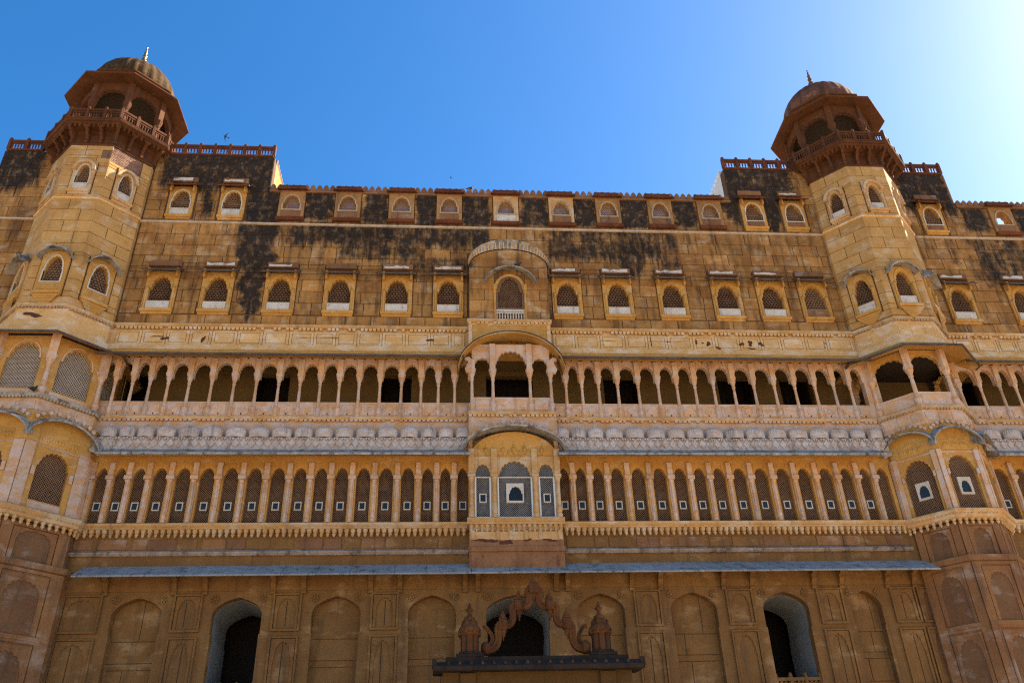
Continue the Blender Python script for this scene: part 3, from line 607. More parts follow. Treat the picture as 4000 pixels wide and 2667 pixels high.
for a, b in ((-14.8, -1.63), (1.63, 13.75), (17.5, 25)):
    ledge('sill_ledge', 'carved_sandstone', a, b, [(-.4, 11.55), (.16, 11.56), (.20, 11.60), (.17, 11.64), (.22, 11.68), (.24, 11.74), (.10, 11.80), (-.4, 11.80)])
    g = G(); n = int((b-a)/.205); p = (b-a)/n
    for k in range(n):
        u = a+p*(k+.5); g.lathe(u, .10, [(.015, 11.29), (.05, 11.34), (.062, 11.38), (.04, 11.41), (.075, 11.46), (.085, 11.55)], 7)
        g.ext([(u-p*.5, 11.56), (u-p*.25, 11.40), (u+p*.25, 11.40), (u+p*.5, 11.56)], .0, .045)
    obj('pendant_row', g, 'carved_sandstone', palace, kind='stuff')
# ------------------------------------------------------------------ panel band, ledge, big eave
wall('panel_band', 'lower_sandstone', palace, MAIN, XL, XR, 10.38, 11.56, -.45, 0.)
for a, b in ((-14.5, -1.62), (1.62, 13.75)):
    u = a+.1
    while u < b-.4:
        w = random.choice((.62, .8, .95, .5)); w = min(w, b-u-.02); g = G(); g.cbox(u+.02, u+w-.02, -.03, .028, 10.92, 11.27, .008); obj('sandstone_panel', g, random.choice(('red_panel', 'red_panel', 'lower_sandstone', 'tower_base_stone')), palace)
        u += w
        if random.random() < .6: u += .14
ledge('band_ledge', 'ledge_stone', -14.6, -1.6, [(-.1, 10.68), (.10, 10.69), (.16, 10.76), (.16, 10.80), (.02, 10.90), (-.1, 10.90)])
ledge('band_ledge', 'ledge_stone', 1.6, 13.75, [(-.1, 10.68), (.10, 10.69), (.16, 10.76), (.16, 10.80), (.02, 10.90), (-.1, 10.90)])
# big sloping eave in slabs
u = -13.85; k = 0
while u < 14.0:
    w = min(random.uniform(1.0, 1.7), 14.05-u); g = G(); e = random.uniform(-.004, .004)
    g.prof([(-.05, 10.26), (.90, 9.78+e), (.92, 9.79+e), (.92, 9.83+e), (.88, 9.86+e), (.03, 10.37), (-.05, 10.37)], u+.006, u+w-.006); obj('eave_slab', g, 'eave_slate', palace); u += w
# ------------------------------------------------------------------ ground-storey wall: piers, niches, doors
BR = [-13.03, -10.91, -9.955, -7.825, -6.87, -4.74, -3.805, -1.70, -1.285, 1.285, 1.66, 3.79, 4.745, 6.87, 7.846, 9.963, 10.915, 12.51, 13.449]
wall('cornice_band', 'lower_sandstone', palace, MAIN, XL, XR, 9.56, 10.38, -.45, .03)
def bracket(u):
    P = [(0, 9.42), (.10, 9.44), (.12, 9.50), (.09, 9.56), (.16, 9.62), (.24, 9.74), (.22, 9.82), (.36, 9.88), (.50, 9.99), (.50, 10.06), (0, 10.2)]
    obj('bracket', G().prof(P, u-.075, u+.075), 'lower_sandstone', palace)
for u in BR: bracket(u)
def rosette(u, z, par, r=.15, d=.0):
    g = G()
    for k in range(7):
        a = 2*pi*k/7; cu, cz = u+r*.62*cos(a), z+r*.62*sin(a); g.ext([(cu+r*.36*cos(j*pi/4), cz+r*.36*sin(j*pi/4)) for j in range(8)], d-.01, d+.045)
    g.ext([(u+r*.28*cos(j*pi/4), z+r*.28*sin(j*pi/4)) for j in range(8)], d-.01, d+.06); obj('rosette', g, 'lower_sandstone', par)
def niche(a, b, c, hw):
    o = obj('arched_niche', G().arch_panel(a, b, 0, 9.56, -.13, .0, c, hw-.10, .3, 8.22, hw, 9.37, 'point') if 0 else G().arch_panel(a, b, 0, 9.56, -.32, 0., c, hw-.04, .3, 8.24, hw-.005, 9.37, 'horse'), 'lower_sandstone', palace)
    # ashlar inside the niche
    g = G(); g.box(c-hw-.1, c+hw+.1, -.5, -.32, 0, 9.45); bk = obj('niche_back', g, 'joint_mortar', o)
    zl = [4.5, 5.2, 5.75, 6.3, 6.55, 7.25, 7.45, 8.1, 9.40]
    for z0, z1 in zip(zl, zl[1:]):
        x = c-hw
        n = random.choice((1, 2)) if z1-z0 > .3 else 1
        cuts = [c-hw]+sorted(random.uniform(c-hw*.5, c+hw*.5) for _ in range(n-1))+[c+hw]
        for l, r in zip(cuts, cuts[1:]): g = G(); g.cbox(l+.009, r-.009, -.4, -.295+random.uniform(-.006, .006), z0+.009, z1-.009, .008); obj('stone_block', g, 'lower_sandstone', bk)
    for sg in (-1, 1): rosette(c+sg*(hw*.92), 9.30, o, .14)
    for sg in (-1, 1):
        g = G(); e = c+sg*(hw+.0); l, r = (e, b) if sg > 0 else (a, e)
        g.box(min(l, r)+.02, max(l, r)-.02, 0, .022, 8.83, 8.85); obj('impost_line', g, 'tower_base_stone', o)
    return o
_arch0 = arch
def arch(uc, a, zs, zt, kind, lobes=7, n=None):
    if kind != 'horse': return _arch0(uc, a, zs, zt, kind, lobes, n)
    # jamb notch, vertical stilt then a four-centred head
    st = zs+(zt-zs)*.50; P = [(uc-a, zs+.001)]
    P += [(u, z) for u, z in _arch0(uc, a*1.0, st, zt, 'point')]
    return P+[(uc+a, zs+.001)]
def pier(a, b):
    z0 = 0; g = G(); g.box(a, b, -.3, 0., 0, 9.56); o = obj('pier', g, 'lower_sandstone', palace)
    w = b-a
    if w > .6:
        for z0, z1 in ((8.28, 9.45), (6.3, 8.12), (4.3, 6.15)):
            g = G(); f = .09
            for q in ((a+.03, a+f, z0, z1), (b-f, b-.03, z0, z1), (a+f, b-f, z0, z0+.07), (a+f, b-f, z1-.05, z1)): g.box(q[0], q[1], -.01, .085, q[2], q[3])
            p = obj('panel_frame', g, 'lower_sandstone', o)
            g = G(); g.arch_panel(a+f+.02, b-f-.02, z0+.08, z1-.06, -.01, .042, (a+b)/2, w/2-.20, z0+.085, z0+(z1-z0)*.60, w/2-.22, z1-.14, 'cusp', 7); obj('blind_arch', g, 'lower_sandstone', o)
            if random.random() < .7:
                g = G(); u = (a+b)/2+random.uniform(-.06, .04); g.ext([(u-.010, z0+.15), (u+.010, z0+.15), (u+.016, z1-.25), (u-.008, z1-.22)], -.005, .005); obj('crack_line', g, 'room_dark', o)
    return o
def doorway(a, b, c, hw, rail=True):
    o = obj('arched_doorway', G().arch_panel(a, b, 0, 9.56, -.30, 0., c, hw-.04, .02, 8.22, hw-.005, 9.36, 'horse'), 'lower_sandstone', palace)
    obj('door_reveal', G().arch_panel(a, b, 0, 9.56, -2.2, -.301, c, hw-.02, .02, 8.20, hw+.01, 9.35, 'horse'), 'niche_white', o)
    g = G(); g.box(a-.2, b+.2, -3.6, -3.5, 0, 9.6); g.box(a-.2, a-.1, -3.5, -2.2, 0, 9.6); g.box(b+.1, b+.2, -3.5, -2.2, 0, 9.6); g.box(a-.1, b+.1, -3.5, -2.2, 9.57, 9.6); obj('door_leaf', g, 'door_wood', o)
    for sg in (-1, 1): rosette(c+sg*(hw*.95), 9.30, o, .14)
    if rail:
        g = G(); z = 5.85
        for i in range(4):
            u = c-hw+.05+(2*hw-.1)*i/3; g.cbox(u-.05, u+.05, -.18, -.05, z-.2, z+.86, .01); g.lathe(u, -.115, [(.05, z+.86), (.065, z+.90), (.03, z+.97)], 8)
        g.box(c-hw+.1, c+hw-.1, -.17, -.06, z+.72, z+.82); g.box(c-hw+.1, c+hw-.1, -.17, -.06, z+.3, z+.40); g.box(c-hw+.1, c+hw-.1, -.17, -.06, z-.2, z-.1)
        g.lattice(c-hw+.1, c+hw-.1, z+.4, z+.72, -.10, .10, .035, .04, (45, 135)); obj('door_railing', g, 'lower_sandstone', o)
niches = [(-13.03, -10.91, -11.955, .775), (-6.87, -4.74, -5.79, .775), (-3.805, -1.70, -2.76, .765), (1.66, 3.79, 2.72, .775), (4.745, 6.87, 5.79, .775), (10.915, 12.51, 11.64, .53)]
for n_ in niches: niche(*n_)
doorway(-9.955, -7.825, -8.88, .775); doorway(7.846, 9.963, 8.885, .775); doorway(-1.285, 1.285, 0., 1.03, False)
for a, b in ((-14.3, -13.03), (-10.91, -9.955), (-7.825, -6.87), (-4.74, -3.805), (-1.70, -1.285), (1.285, 1.66), (3.79, 4.745), (6.87, 7.846), (9.963, 10.915), (12.51, 13.449), (13.449, 14.2)): pier(a, b)
wall('end_wall', 'lower_sandstone', palace, MAIN, XL, -18.5, 0, 9.56, -.3, 0); wall('end_wall', 'lower_sandstone', palace, MAIN, 17.3, XR, 0, 9.56, -.3, 0)

# ------------------------------------------------------------------ central bay
bay = obj('central_bay', (lambda g: [g.box(-1.57, 1.57, 0, .50, 10.05, 11.35), g.box(-1.60, 1.60, 0, .56, 10.62, 10.78)] and g)(G()), 'bay_base_stone', palace)
BF = Fr(0, -.5)
g = G(BF); g.prof([(-.5, 11.54), (.06, 11.55), (.10, 11.60), (.07, 11.64), (.14, 11.70), (.12, 11.76), (-.5, 11.77)], -1.64, 1.64); obj('bay_sill', g, 'carved_sandstone', bay)
g = G(BF); g.box(-1.56, 1.56, -.5, -.02, 11.30, 11.54)
for k in range(18):
    u = -1.5+3.*k/17; g.lathe(u, .0, [(.012, 11.28), (.045, 11.35), (.055, 11.40), (.035, 11.43), (.065, 11.48), (.07, 11.54)], 7)
obj('bay_pendants', g, 'carved_sandstone', bay, kind='stuff')
for u in (-1.45, -.62, -.2, .32, .80, 1.45):
    g = G(BF); g.cbox(u-.065, u+.065, -.1, .05, 11.02, 11.34, .02); obj('bay_bracket', g, 'carved_sandstone', bay)
obj('bay_apron', (lambda g: g.box(-1.55, 1.55, -.48, .006, 11.02, 11.30))(G(BF)), 'carved_sandstone', bay)
def bay_storey(z0, zs, z1, cols, arches, lat, mat, hatch):
    for (a, b), (c, hw, zt) in zip(zip(cols, cols[1:]), arches):
        zz_ = zs; zs = zt-hw*(.95 if hw > .4 else 1.15)
        o = obj('bay_arch', G(BF).arch_panel(a, b, zz_-.02 if not lat else z0, z1, -.14, -.02, c, hw, (zz_-.02) if not lat else z0+.02, zs, hw*.93, zt, 'cusp', 9 if hw > .4 else 5), mat, bay)
        if lat:
            g = G(BF); g.lattice(c-hw, c+hw, z0, zt, -.09, .052, .0125, .015, (45, 135)); obj('bay_lattice', g, 'lattice_grey', bay)
            g = G(BF)
            for q in ((c-hw-.03, c-hw+.02, z0+.03, zz_-.02), (c+hw-.02, c+hw+.03, z0+.03, zz_-.02), (c-hw+.02, c+hw-.02, zz_-.045, zz_-.02), (c-hw+.02, c+hw-.02, z0+.0, z0+.04)): g.box(q[0], q[1], -.10, .004, q[2], q[3])
            obj('bay_screen_frame', g, 'trim_grey', bay)
        zs = zz_
bay_storey(11.78, 13.28, 14.02, [-1.49, -.705, .705, 1.49], [(-1.10, .245, 13.74), (0, .57, 13.86), (1.10, .245, 13.74)], True, 'carved_sandstone', True)
bay_storey(16.38, 17.40, 18.62, [-1.455, -.685, .685, 1.455], [(-1.07, .30, 18.03), (0, .585, 18.35), (1.07, .30, 18.03)], False, 'arcade_stone', False)
for c, w, h in ((-1.10, .09, .16), (1.10, .09, .16)):
    g = G(BF); zc = 12.50
    for q in ((c-w-.035, c-w, zc-h, zc+h), (c+w, c+w+.035, zc-h, zc+h), (c-w, c+w, zc-h, zc-h+.035), (c-w, c+w, zc+h-.035, zc+h)): g.box(q[0], q[1], -.10, -.04, q[2], q[3])
    g2 = G(BF); g2.box(c-w, c+w, -.105, -.08, zc-h+.035, zc+h-.035); obj('bay_hatch_frame', g, 'white_stone', bay); obj('bay_hatch_pane', g2, 'pane_glass', bay)
g = G(BF).arch_panel(-.30, .30, 12.33, 13.03, -.10, -.03, 0.02, .235, 12.40, 12.66, .20, 12.92, 'cusp', 5); obj('bay_hatch_frame', g, 'white_stone', bay)
g = G(BF).box(-.22, .26, -.105, -.09, 12.36, 12.95); obj('bay_hatch_pane', g, 'pane_glass', bay)
for u in (-1.49, -.705, .705, 1.49):
    g = G(BF); w = .10; g.lathe(u, .02, [(w, 11.78), (w, 11.90), (w*.7, 11.94), (w*1.0, 12.02), (w*.95, 12.12), (w*.65, 12.2), (w*.6, 13.05), (w*.8, 13.1), (w*.75, 13.14), (w*1.1, 13.22)], 8); g.cbox(u-.12, u+.12, -.1, .14, 13.22, 13.32, .01); g.box(u-.10, u+.10, -.1, .055, 13.32, 14.3); obj('bay_column', g, 'carved_sandstone', bay)
for sg in (-1, 1): g = G(); g.box(min(sg*1.45, sg*1.57), max(sg*1.45, sg*1.57), 0, .40, 11.5, 15.8); obj('bay_side', g, 'carved_sandstone', bay)
for u, z, w, h in ((-1.0, 11.0, .9, .2), (-.35, 10.93, .5, .26), (.35, 11.02, .5, .1), (1.1, 11.0, .7, .12)): blob(u, z, w, h, .509, bay)
# tympanum above the lattice with relief vases
A = arch(0, 1.52, 14.0, 14.98, 'round'); g = G(BF); g.ext([(-1.52, 13.99)]+A+[(1.52, 13.99)], -.3, -.022); ty = obj('bay_tympanum', g, 'ochre_plaster', bay)
g = G(BF)
for u, s, zb in ((0, 1, 14.10), (-.38, .8, 14.10), (.38, .8, 14.10), (-.98, .75, 14.08), (.98, .75, 14.08)):
    g.lathe(u, -.03, [(.05*s, zb), (.03*s, zb+.05), (.10*s, zb+.14), (.11*s, zb+.2), (.06*s, zb+.27), (.03*s, zb+.3), (.05*s, zb+.34), (.015*s, zb+.42), (.03*s, zb+.46), (.01, zb+.5)], 8)
for u in (-.62, -.19, .19, .62): g.lathe(u, -.03, [(.03, 14.1), (.05, 14.16), (.05, 14.2), (.015, 14.28)], 7)
g.box(-.6, .6, -.03, .0, 14.03, 14.07); g.box(-1.4, -.8, -.03, .0, 14.03, 14.07); g.box(.8, 1.4, -.03, .0, 14.03, 14.07); obj('relief_vases', g, 'ochre_plaster', bay)
g = G(BF); g.bangla(0, 1.80, 14.13, 14.99, -.5, .45, .16, .07, 28, .62); obj('bay_hood', g, 'weathered_slate', bay)
# spandrel panel between lower hood and loggia
g = G(BF); g.ext([(-1.58, 14.35)]+[(u, z+.1) for u, z in arch(0, 1.58, 14.25, 15.10, 'round')]+[(1.58, 14.35), (1.58, 15.64), (-1.58, 15.64)], -.4, .0); obj('bay_spandrel', g, 'arcade_stone', bay)
g = G(BF); n = 13
for k in range(n):
    t_ = pi*(.10+.80*k/(n-1)); u, z = -1.62*cos(t_), 14.42+.90*sin(t_); g.ext([(u-.085, z+.02), (u, z-.085), (u+.085, z+.02), (u+.05, z+.10), (u-.05, z+.10)], -.01, .06)
obj('leaf_dentils', g, 'arcade_stone', bay)
g = G(BF); g.prof([(-.4, 15.62), (.06, 15.64), (.10, 15.69), (.10, 15.74), (-.4, 15.75)], -1.62, 1.62); obj('bay_ledge', g, 'carved_sandstone', bay)
dentils(-1.6, 1.6, .16, .05, 15.53, 15.63, .04, 'frieze_plaster', bay, BF)
# loggia
for a, b in ((-1.455, -.685), (-.685, .685), (.685, 1.455)):
    g = G(BF); g.box(a, b, -.2, -.03, 15.75, 16.37); g.cbox(a+.14, b-.14, -.03, .0, 15.86, 16.27, .012); obj('bay_parapet', g, 'arcade_stone', bay)
for u in (-1.455, -.685, .685, 1.455):
    o = arcade_col(u, bay, BF, -.02, 15.76, 16.37, 17.36, 18.6 if abs(u) < 1 else 17.9, 'arcade_stone', .10, 'bay_column')
    if abs(u) > 1:
        sg = 1 if u > 0 else -1; g = G(BF); P = []
        for k in range(15): a = k/14*pi*1.6; r = .10*(1-.045*k); P.append((u+sg*(.20+r*sin(a)), 17.92-r*cos(a)))
        Q = [(u, 17.34), (u+sg*.20, 17.36), (u+sg*.26, 17.50), (u+sg*.20, 17.62), (u+sg*.14, 17.78), (u+sg*.2, 17.98), (u+sg*.12, 18.02), (u, 17.9)]
        g.ext(Q, -.055, .092); g.lathe(u+sg*.20, .03, [(.07, 17.86), (.085, 17.90), (.085, 17.94), (.07, 17.99)], 10); obj('scroll_bracket', g, 'arcade_stone', o)
g = G(BF); A = arch(0, 1.56, 17.95, 18.72, 'round'); g.ext([(-1.56, 17.9)]+A+[(1.56, 17.9)], -.45, -.142) if 0 else None
g = G(BF); g.bangla(0, 1.97, 17.40, 18.86, -.5, .45, .12, .06, 32, .60); obj('bay_hood', g, 'ochre_plaster', bay)
g = G(BF); g.bangla(0, 1.99, 17.465, 18.925, .30, .47, .05, .04, 32, .60); obj('bay_hood_edge', g, 'dark_slate', bay)
g = G(BF); g.bangla(0, 1.62, 18.18, 19.12, -.4, .10, .02, .10, 26, .60); obj('bay_hood_crest', g, 'frieze_plaster', bay)
g = G(BF); g.ext([(-1.56, 18.3)]+[(u, z) for u, z in arch(0, 1.56, 18.3, 19.0, 'round')]+[(1.56, 18.3), (1.56, 19.62), (-1.56, 19.62)], -.48, -.06); obj('bay_head_panel', g, 'ochre_plaster', bay)
g = G(BF)
for q in ((-1.57, -1.43, 18.55, 19.6), (1.43, 1.57, 18.55, 19.6), (-1.43, 1.43, 19.50, 19.6)): g.box(q[0], q[1], -.3, -.03, q[2], q[3])
obj('bay_head_frame', g, 'frieze_plaster', bay)
g = G(BF); g.prof([(-.5, 19.61), (-.02, 19.62), (.04, 19.68), (.05, 19.74), (-.5, 19.75)], -1.63, 1.63); obj('bay_ledge', g, 'carved_sandstone', bay)
dentils(-1.6, 1.6, .16, .05, 19.52, 19.62, -.02, 'frieze_plaster', bay, BF)
for sg in (-1, 1): g = G(); g.box(min(sg*1.46, sg*1.56), max(sg*1.46, sg*1.56), .0, .46, 18.3, 19.62); obj('bay_side', g, 'ochre_plaster', bay)
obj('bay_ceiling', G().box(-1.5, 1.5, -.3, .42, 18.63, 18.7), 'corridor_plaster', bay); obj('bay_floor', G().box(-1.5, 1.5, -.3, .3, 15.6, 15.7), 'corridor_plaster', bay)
# upper panel of the bay with segmental head
UF = Fr(0, -.30); hwn = (-.53, .67, 20.30, 21.95)
g = G(UF); A = arch(0.04, 1.58, 22.45, 23.30, 'round')
g.ext([(-1.54, 22.4)]+A+[(1.62, 22.4)], -.33, -.03); 
for r in rect_minus(-1.54, 1.62, 19.75, 22.4, [hwn]): g.box(r[0], r[1], -.33, -.03, r[2], r[3])
obj('bay_upper_panel', g, 'joint_mortar', bay)
obj('bay_upper_field', G(UF).ext([(-1.54, 22.41)]+arch(0.04, 1.57, 22.46, 23.29, 'round')+[(1.62, 22.41)], -.05, -.012), 'ashlar_plaster', bay)
zz = [19.76, 20.24, 20.78, 21.30, 21.84, 22.38]
for i, (a, b) in enumerate(zip(zz, zz[1:])):
    for l, r in ((-1.54, -.53), (.67, 1.62)):
        cut = [l, r] if i % 2 else [l, (l+r)/2+.1, r]
        for p, q in zip(cut, cut[1:]): g = G(UF); g.cbox(p+.01, q-.01, -.1, 0, a+.01, b-.01, .01); obj('ashlar_block', g, 'ashlar_plaster', bay)
for l, r in ((-1.0, -.35), (-.35, .45), (.45, 1.08)): g = G(UF); g.cbox(l+.01, r-.01, -.1, 0, 22.40, 22.86, .01); obj('ashlar_block', g, 'ashlar_plaster', bay)
for l, r in ((-.53, .07), (.07, .67)): g = G(UF); g.cbox(l+.01, r-.01, -.1, 0, 22.04, 22.38, .01); obj('ashlar_block', g, 'ashlar_plaster', bay)
A = arch(0.04, 1.60, 22.45, 23.32, 'round'); B = arch(0.04, 1.64, 22.5, 23.75, 'round'); g = G(UF); n = len(A)
for i in range(n-1):
    g.add([(A[i][0], .02, A[i][1]), (A[i+1][0], .02, A[i+1][1]), (B[i+1][0], .16, B[i+1][1]-.05), (B[i][0], .16, B[i][1]-.05), (B[i][0], -.3, B[i][1]), (B[i+1][0], -.3, B[i+1][1])], [(0, 1, 2, 3), (3, 2, 5, 4)])
obj('bay_upper_hood', g, 'weathered_slate', bay)
g = G(UF); A = arch(0.04, 1.585, 22.45, 23.30, 'round', n=60); B = arch(0.04, 1.62, 22.5, 23.62, 'round', n=60)
for i in range(2, 58, 2): g.add([(A[i][0]-.02, .045, A[i][1]), (A[i][0]+.03, .045, A[i][1]), (B[i][0]+.03, .15, B[i][1]-.04), (B[i][0]-.02, .15, B[i][1]-.04), (A[i][0]-.02, .0, A[i][1]), (B[i][0]-.02, .05, B[i][1]-.04), (A[i][0]+.03, .0, A[i][1]), (B[i][0]+.03, .05, B[i][1]-.04)], [(0, 1, 2, 3), (0, 4, 5, 3), (1, 2, 7, 6)])
obj('hood_ribs', g, 'carved_sandstone', bay, kind='stuff')
o = obj('bay_window', G(UF).arch_panel(-.53, .67, 20.33, 22.03, -.30, .01, .07, .47, 20.42, 21.15, .40, 21.86, 'cusp', 7), 'jali_stone', bay)
g = G(UF); g.lattice(-.42, .56, 20.4, 21.86, -.08, .085, .015, .03, (0, 60, 120)); obj('bay_jali', g, 'jali_stone', bay)
for u in (-.53, .67): g = G(UF); g.lathe(u, .03, [(.08, 19.76), (.08, 19.9), (.05, 19.95), (.045, 21.1), (.08, 21.18), (.06, 21.24), (.09, 21.32), (.09, 21.5)], 8); obj('bay_colonnette', g, 'ochre_plaster', bay)
A = arch(.07, .62, 21.3, 22.03, 'round'); B = arch(.07, .50, 21.3, 21.92, 'round'); g = G(UF)
for i in range(len(A)-1): g.add([(A[i][0], .04, A[i][1]), (A[i+1][0], .04, A[i+1][1]), (B[i+1][0], .03, B[i+1][1]), (B[i][0], .03, B[i][1])], [(0, 1, 2, 3)])
obj('bay_arch_moulding', g, 'ochre_plaster', bay)
g = G(UF); g.bangla(.07, 1.02, 21.40, 22.12, -.02, .44, .12, .05, 20, .65); obj('bay_window_hood', g, 'weathered_slate', bay); g = G(UF); g.bangla(.07, .70, 22.0, 22.28, -.02, .12, .02, .12, 16, .7); obj('bay_window_crest', g, 'frieze_plaster', bay)
g = G(UF); g.box(-.53, .67, -.15, .03, 19.76, 19.84); g.box(-.53, .67, -.15, .03, 20.26, 20.33); g.box(-.53, .67, -.1, .01, 20.16, 20.19); g.box(-.53, .67, -.12, -.08, 19.84, 20.26)
for k in range(11): g.lathe(-.46+1.06*k/10, .0, [(r*.9, 19.84+q*.78) for r, q in BAL], 6)
g.lattice(-.5, .64, 20.19, 20.26, .01, .05, .018, .03, (45, 135)); obj('bay_balustrade', g, 'white_stone', bay)

# ------------------------------------------------------------------ corner towers
def tower(X, par, left):
    Y = .66; FC = (-1, 0, 1) if left else (-1, 0, 1); ALL = range(-2, 3)
    P = dict(base=2.28, base2=2.16, mesh=2.10, mould=2.36, log=1.84, logm=2.03, eave=2.40, frz=1.66, sh=1.68) if left else dict(base=1.64, base2=1.50, mesh=1.54, mould=1.72, log=1.45, logm=1.62, eave=2.20, frz=1.58, sh=1.66)
    # base with arched blind panels
    sb = P['base']; obj('base', octring(X, Y, [(sb-.06, 0), (sb-.06, 9.95), (sb-.0, 9.98), (sb-.0, 10.16), (P['base2']-.10, 10.24)]), 'tower_base_stone', par)
    obj('upper_base', octring(X, Y, [(P['base2']-.07, 10.0), (P['base2']-.07, 11.4)]), 'tower_niche_red', par)
    for k in FC:
        f = Octo(X, Y, sb-.06).face(k); hw = (sb-.06)/2
        for z0, z1 in ((8.02, 9.93), (5.6, 7.9), (3.2, 5.5)):
            g = G(f); i = .17*sb; e = .05
            g.box(-hw, -hw+i, -.02, e, z0, z1); g.box(hw-i, hw, -.02, e, z0, z1); g.box(-hw+i, hw-i, -.02, e, z1-.10, z1); g.box(-hw, hw, -.02, e+.015, z0-.13, z0)
            p = obj('pilaster_frame', g, 'tower_base_stone', par)
            g = G(f); w = hw-i; q = .06*sb; g.box(-w+.03, -w+q, -.02, .038, z0+.02, z1-.16); g.box(w-q, w-.03, -.02, .038, z0+.02, z1-.16); g.box(-w+q, w-q, -.02, .038, z1-.26, z1-.16); obj('inner_frame', g, 'tower_base_stone', p)
            g = G(f); w2 = w-q; g.arch_panel(-w2, w2, z0+.02, z1-.26, -.02, .028, 0, w2-.05, z0+.03, z0+(z1-z0)*.58, w2-.055, z1-.33, 'cusp', 9); obj('blind_arch', g, 'tower_base_stone', p)
            g = G(f); g.box(-w2, w2, -.02, .004, z0+.02, z1-.28); obj('arch_field', g, 'tower_niche_red', p)
        f = Octo(X, Y, P['base2']-.07).face(k); hw = (P['base2']-.07)/2; i = .16*P['base2']
        g = G(f); g.box(-hw, -hw+i, -.02, .06, 10.2, 11.32); g.box(hw-i, hw, -.02, .06, 10.2, 11.32); g.box(-hw+i, hw-i, -.02, .06, 11.22, 11.32)
        p = obj('pilaster_frame', g, 'tower_base_stone', par); w2 = hw-i-.03
        g = G(f); g.arch_panel(-w2, w2, 10.2, 11.2, -.02, .035, 0, w2-.14, 10.21, 10.85, w2-.16, 11.16, 'cusp', 5); obj('blind_arch', g, 'tower_base_stone', p)
    sm = P['mould']; obj('sill_moulding', octring(X, Y, [(sm-.16, 11.44), (sm-.09, 11.46), (sm-.06, 11.56), (sm-.03, 11.60), (sm, 11.66), (sm-.0, 11.73), (sm-.12, 11.80)]), 'carved_sandstone', par)
    for k in ALL:
        f = Octo(X, Y, sm-.05).face(k); h = (sm-.05)/2; dentils(-h, h, .125, .03, 11.56, 11.66, .0, 'trim_stone', par, f)
        f = Octo(X, Y, sm-.16).face(k); h = (sm-.16)/2; g = G(f); n = int(2*h/.2)
        for j in range(n):
            u = -h+2*h*(j+.5)/n; g.lathe(u, -.02, [(.015, 11.24), (.05, 11.29), (.062, 11.33), (.04, 11.36), (.07, 11.40), (.085, 11.47)], 7)
        obj('pendant_row', g, 'carved_sandstone', par, kind='stuff')
    # lattice storey
    s = P['mesh']; z0, z1 = 11.79, 14.12
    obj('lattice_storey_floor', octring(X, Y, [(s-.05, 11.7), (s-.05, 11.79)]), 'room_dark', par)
    for k in ALL:
        f = Octo(X, Y, s).face(k); h = s/2; m = .13*s if left else .10*s
        aj = (h-m)*.66 if left else (h-m)*.80; zb = 12.12 if left else 11.82
        o = obj('window', G(f).arch_panel(-h, h, z0, z1+.9, -.20, 0, 0, aj, zb, 13.28, aj*.93, 13.80, 'cusp', 9), 'ochre_plaster', par)
        g = G(f); g.lattice(-aj, aj, zb, 13.82, -.12, .060 if left else .056, .015, .018, (45, 135)); obj('lattice', g, 'lattice_tan', o)
        g = G(f)
        if left:
            for sg in (-1, 1):
                a, b = sorted((sg*h, sg*(h-.34))); g.box(a, b, -.05, .05, z0, 13.98); a, b = sorted((sg*(aj+.24), sg*(aj+.20))); g.box(a, b, -.02, .03, 12.1, 13.93); g.box(min(sg*(aj+.04), sg*(aj+.16)), max(sg*(aj+.04), sg*(aj+.16)), -.02, .06, 12.9, 13.2)
            g.box(-aj-.2, aj+.2, -.02, .03, 13.9, 13.93); g.cbox(-aj, aj, -.05, .03, 11.84, 12.08, .015)
        else:
            for sg in (-1, 1): a, b = sorted((sg*h, sg*(h-.17))); g.box(a, b, -.05, .07, z0, 13.98); g.box(min(sg*(aj+.0), sg*(aj+.09)), max(sg*(aj+.0), sg*(aj+.09)), -.02, .07, 13.05, 13.25)
            g.box(-h+.17, h-.17, -.02, .03, 13.88, 13.93)
        obj('window_frame', g, 'arcade_stone', o)
        if not left and k in (-1, 0, 1):
            g = G(f).arch_panel(-.24, .24, 12.34, 12.98, -.13, -.07, 0, .165, 12.42, 12.66, .145, 12.86, 'cusp', 5); obj('hatch_frame', g, 'pale_trim', o); g = G(f).box(-.2, .2, -.13, -.105, 12.38, 12.9); obj('hatch_pane', g, 'pane_glass', o)
        if k in (-1, 0, 1):
            g = G(f)
            for u, w in ((-.42*h, .2), (0, .24), (.42*h, .2)):
                w *= h/1.05; g.cbox(u-w, u+w, -.02, .015, 14.03, 14.38+(0.08 if u == 0 else 0), .01)
                for e in (-.45, 0, .45): g.lathe(u+e*w, .01, [(.03, 14.08), (.055, 14.15), (.05, 14.22), (.02, 14.28), (.03, 14.33)], 6)
            obj('relief_panel', g, 'ochre_plaster', o)
        hd = 2.40 if left else 1.86; hh = hd/2
        g = G(Octo(X, Y, s).face(k)); g.bangla(0, hh, 14.02, 14.78 if left else 14.70, -.02, (hd-s)*1.2071, .18, .07, 22, .62); obj('hood', g, 'weathered_slate', o)
        if k in (-1, 0, 1):
            g = G(Octo(X, Y, s).face(k)); n = 9
            for j in range(n):
                t_ = pi*(.14+.72*j/(n-1)); u, z = -h*.98*cos(t_), 14.62+(.50 if left else .45)*sin(t_); g.ext([(u-.07, z+.02), (u, z-.07), (u+.07, z+.02), (u+.04, z+.08), (u-.04, z+.08)], .02, .07+(.05 if left else 0))
            obj('leaf_dentils', g, 'arcade_stone', o)
    # panelled belt between storeys
    sl_ = P['logm']; obj('belt', octring(X, Y, [(s-.02, 14.5), (s+.0, 14.85), (sl_-.10, 15.05), (sl_-.10, 15.60)]), 'arcade_stone', par)
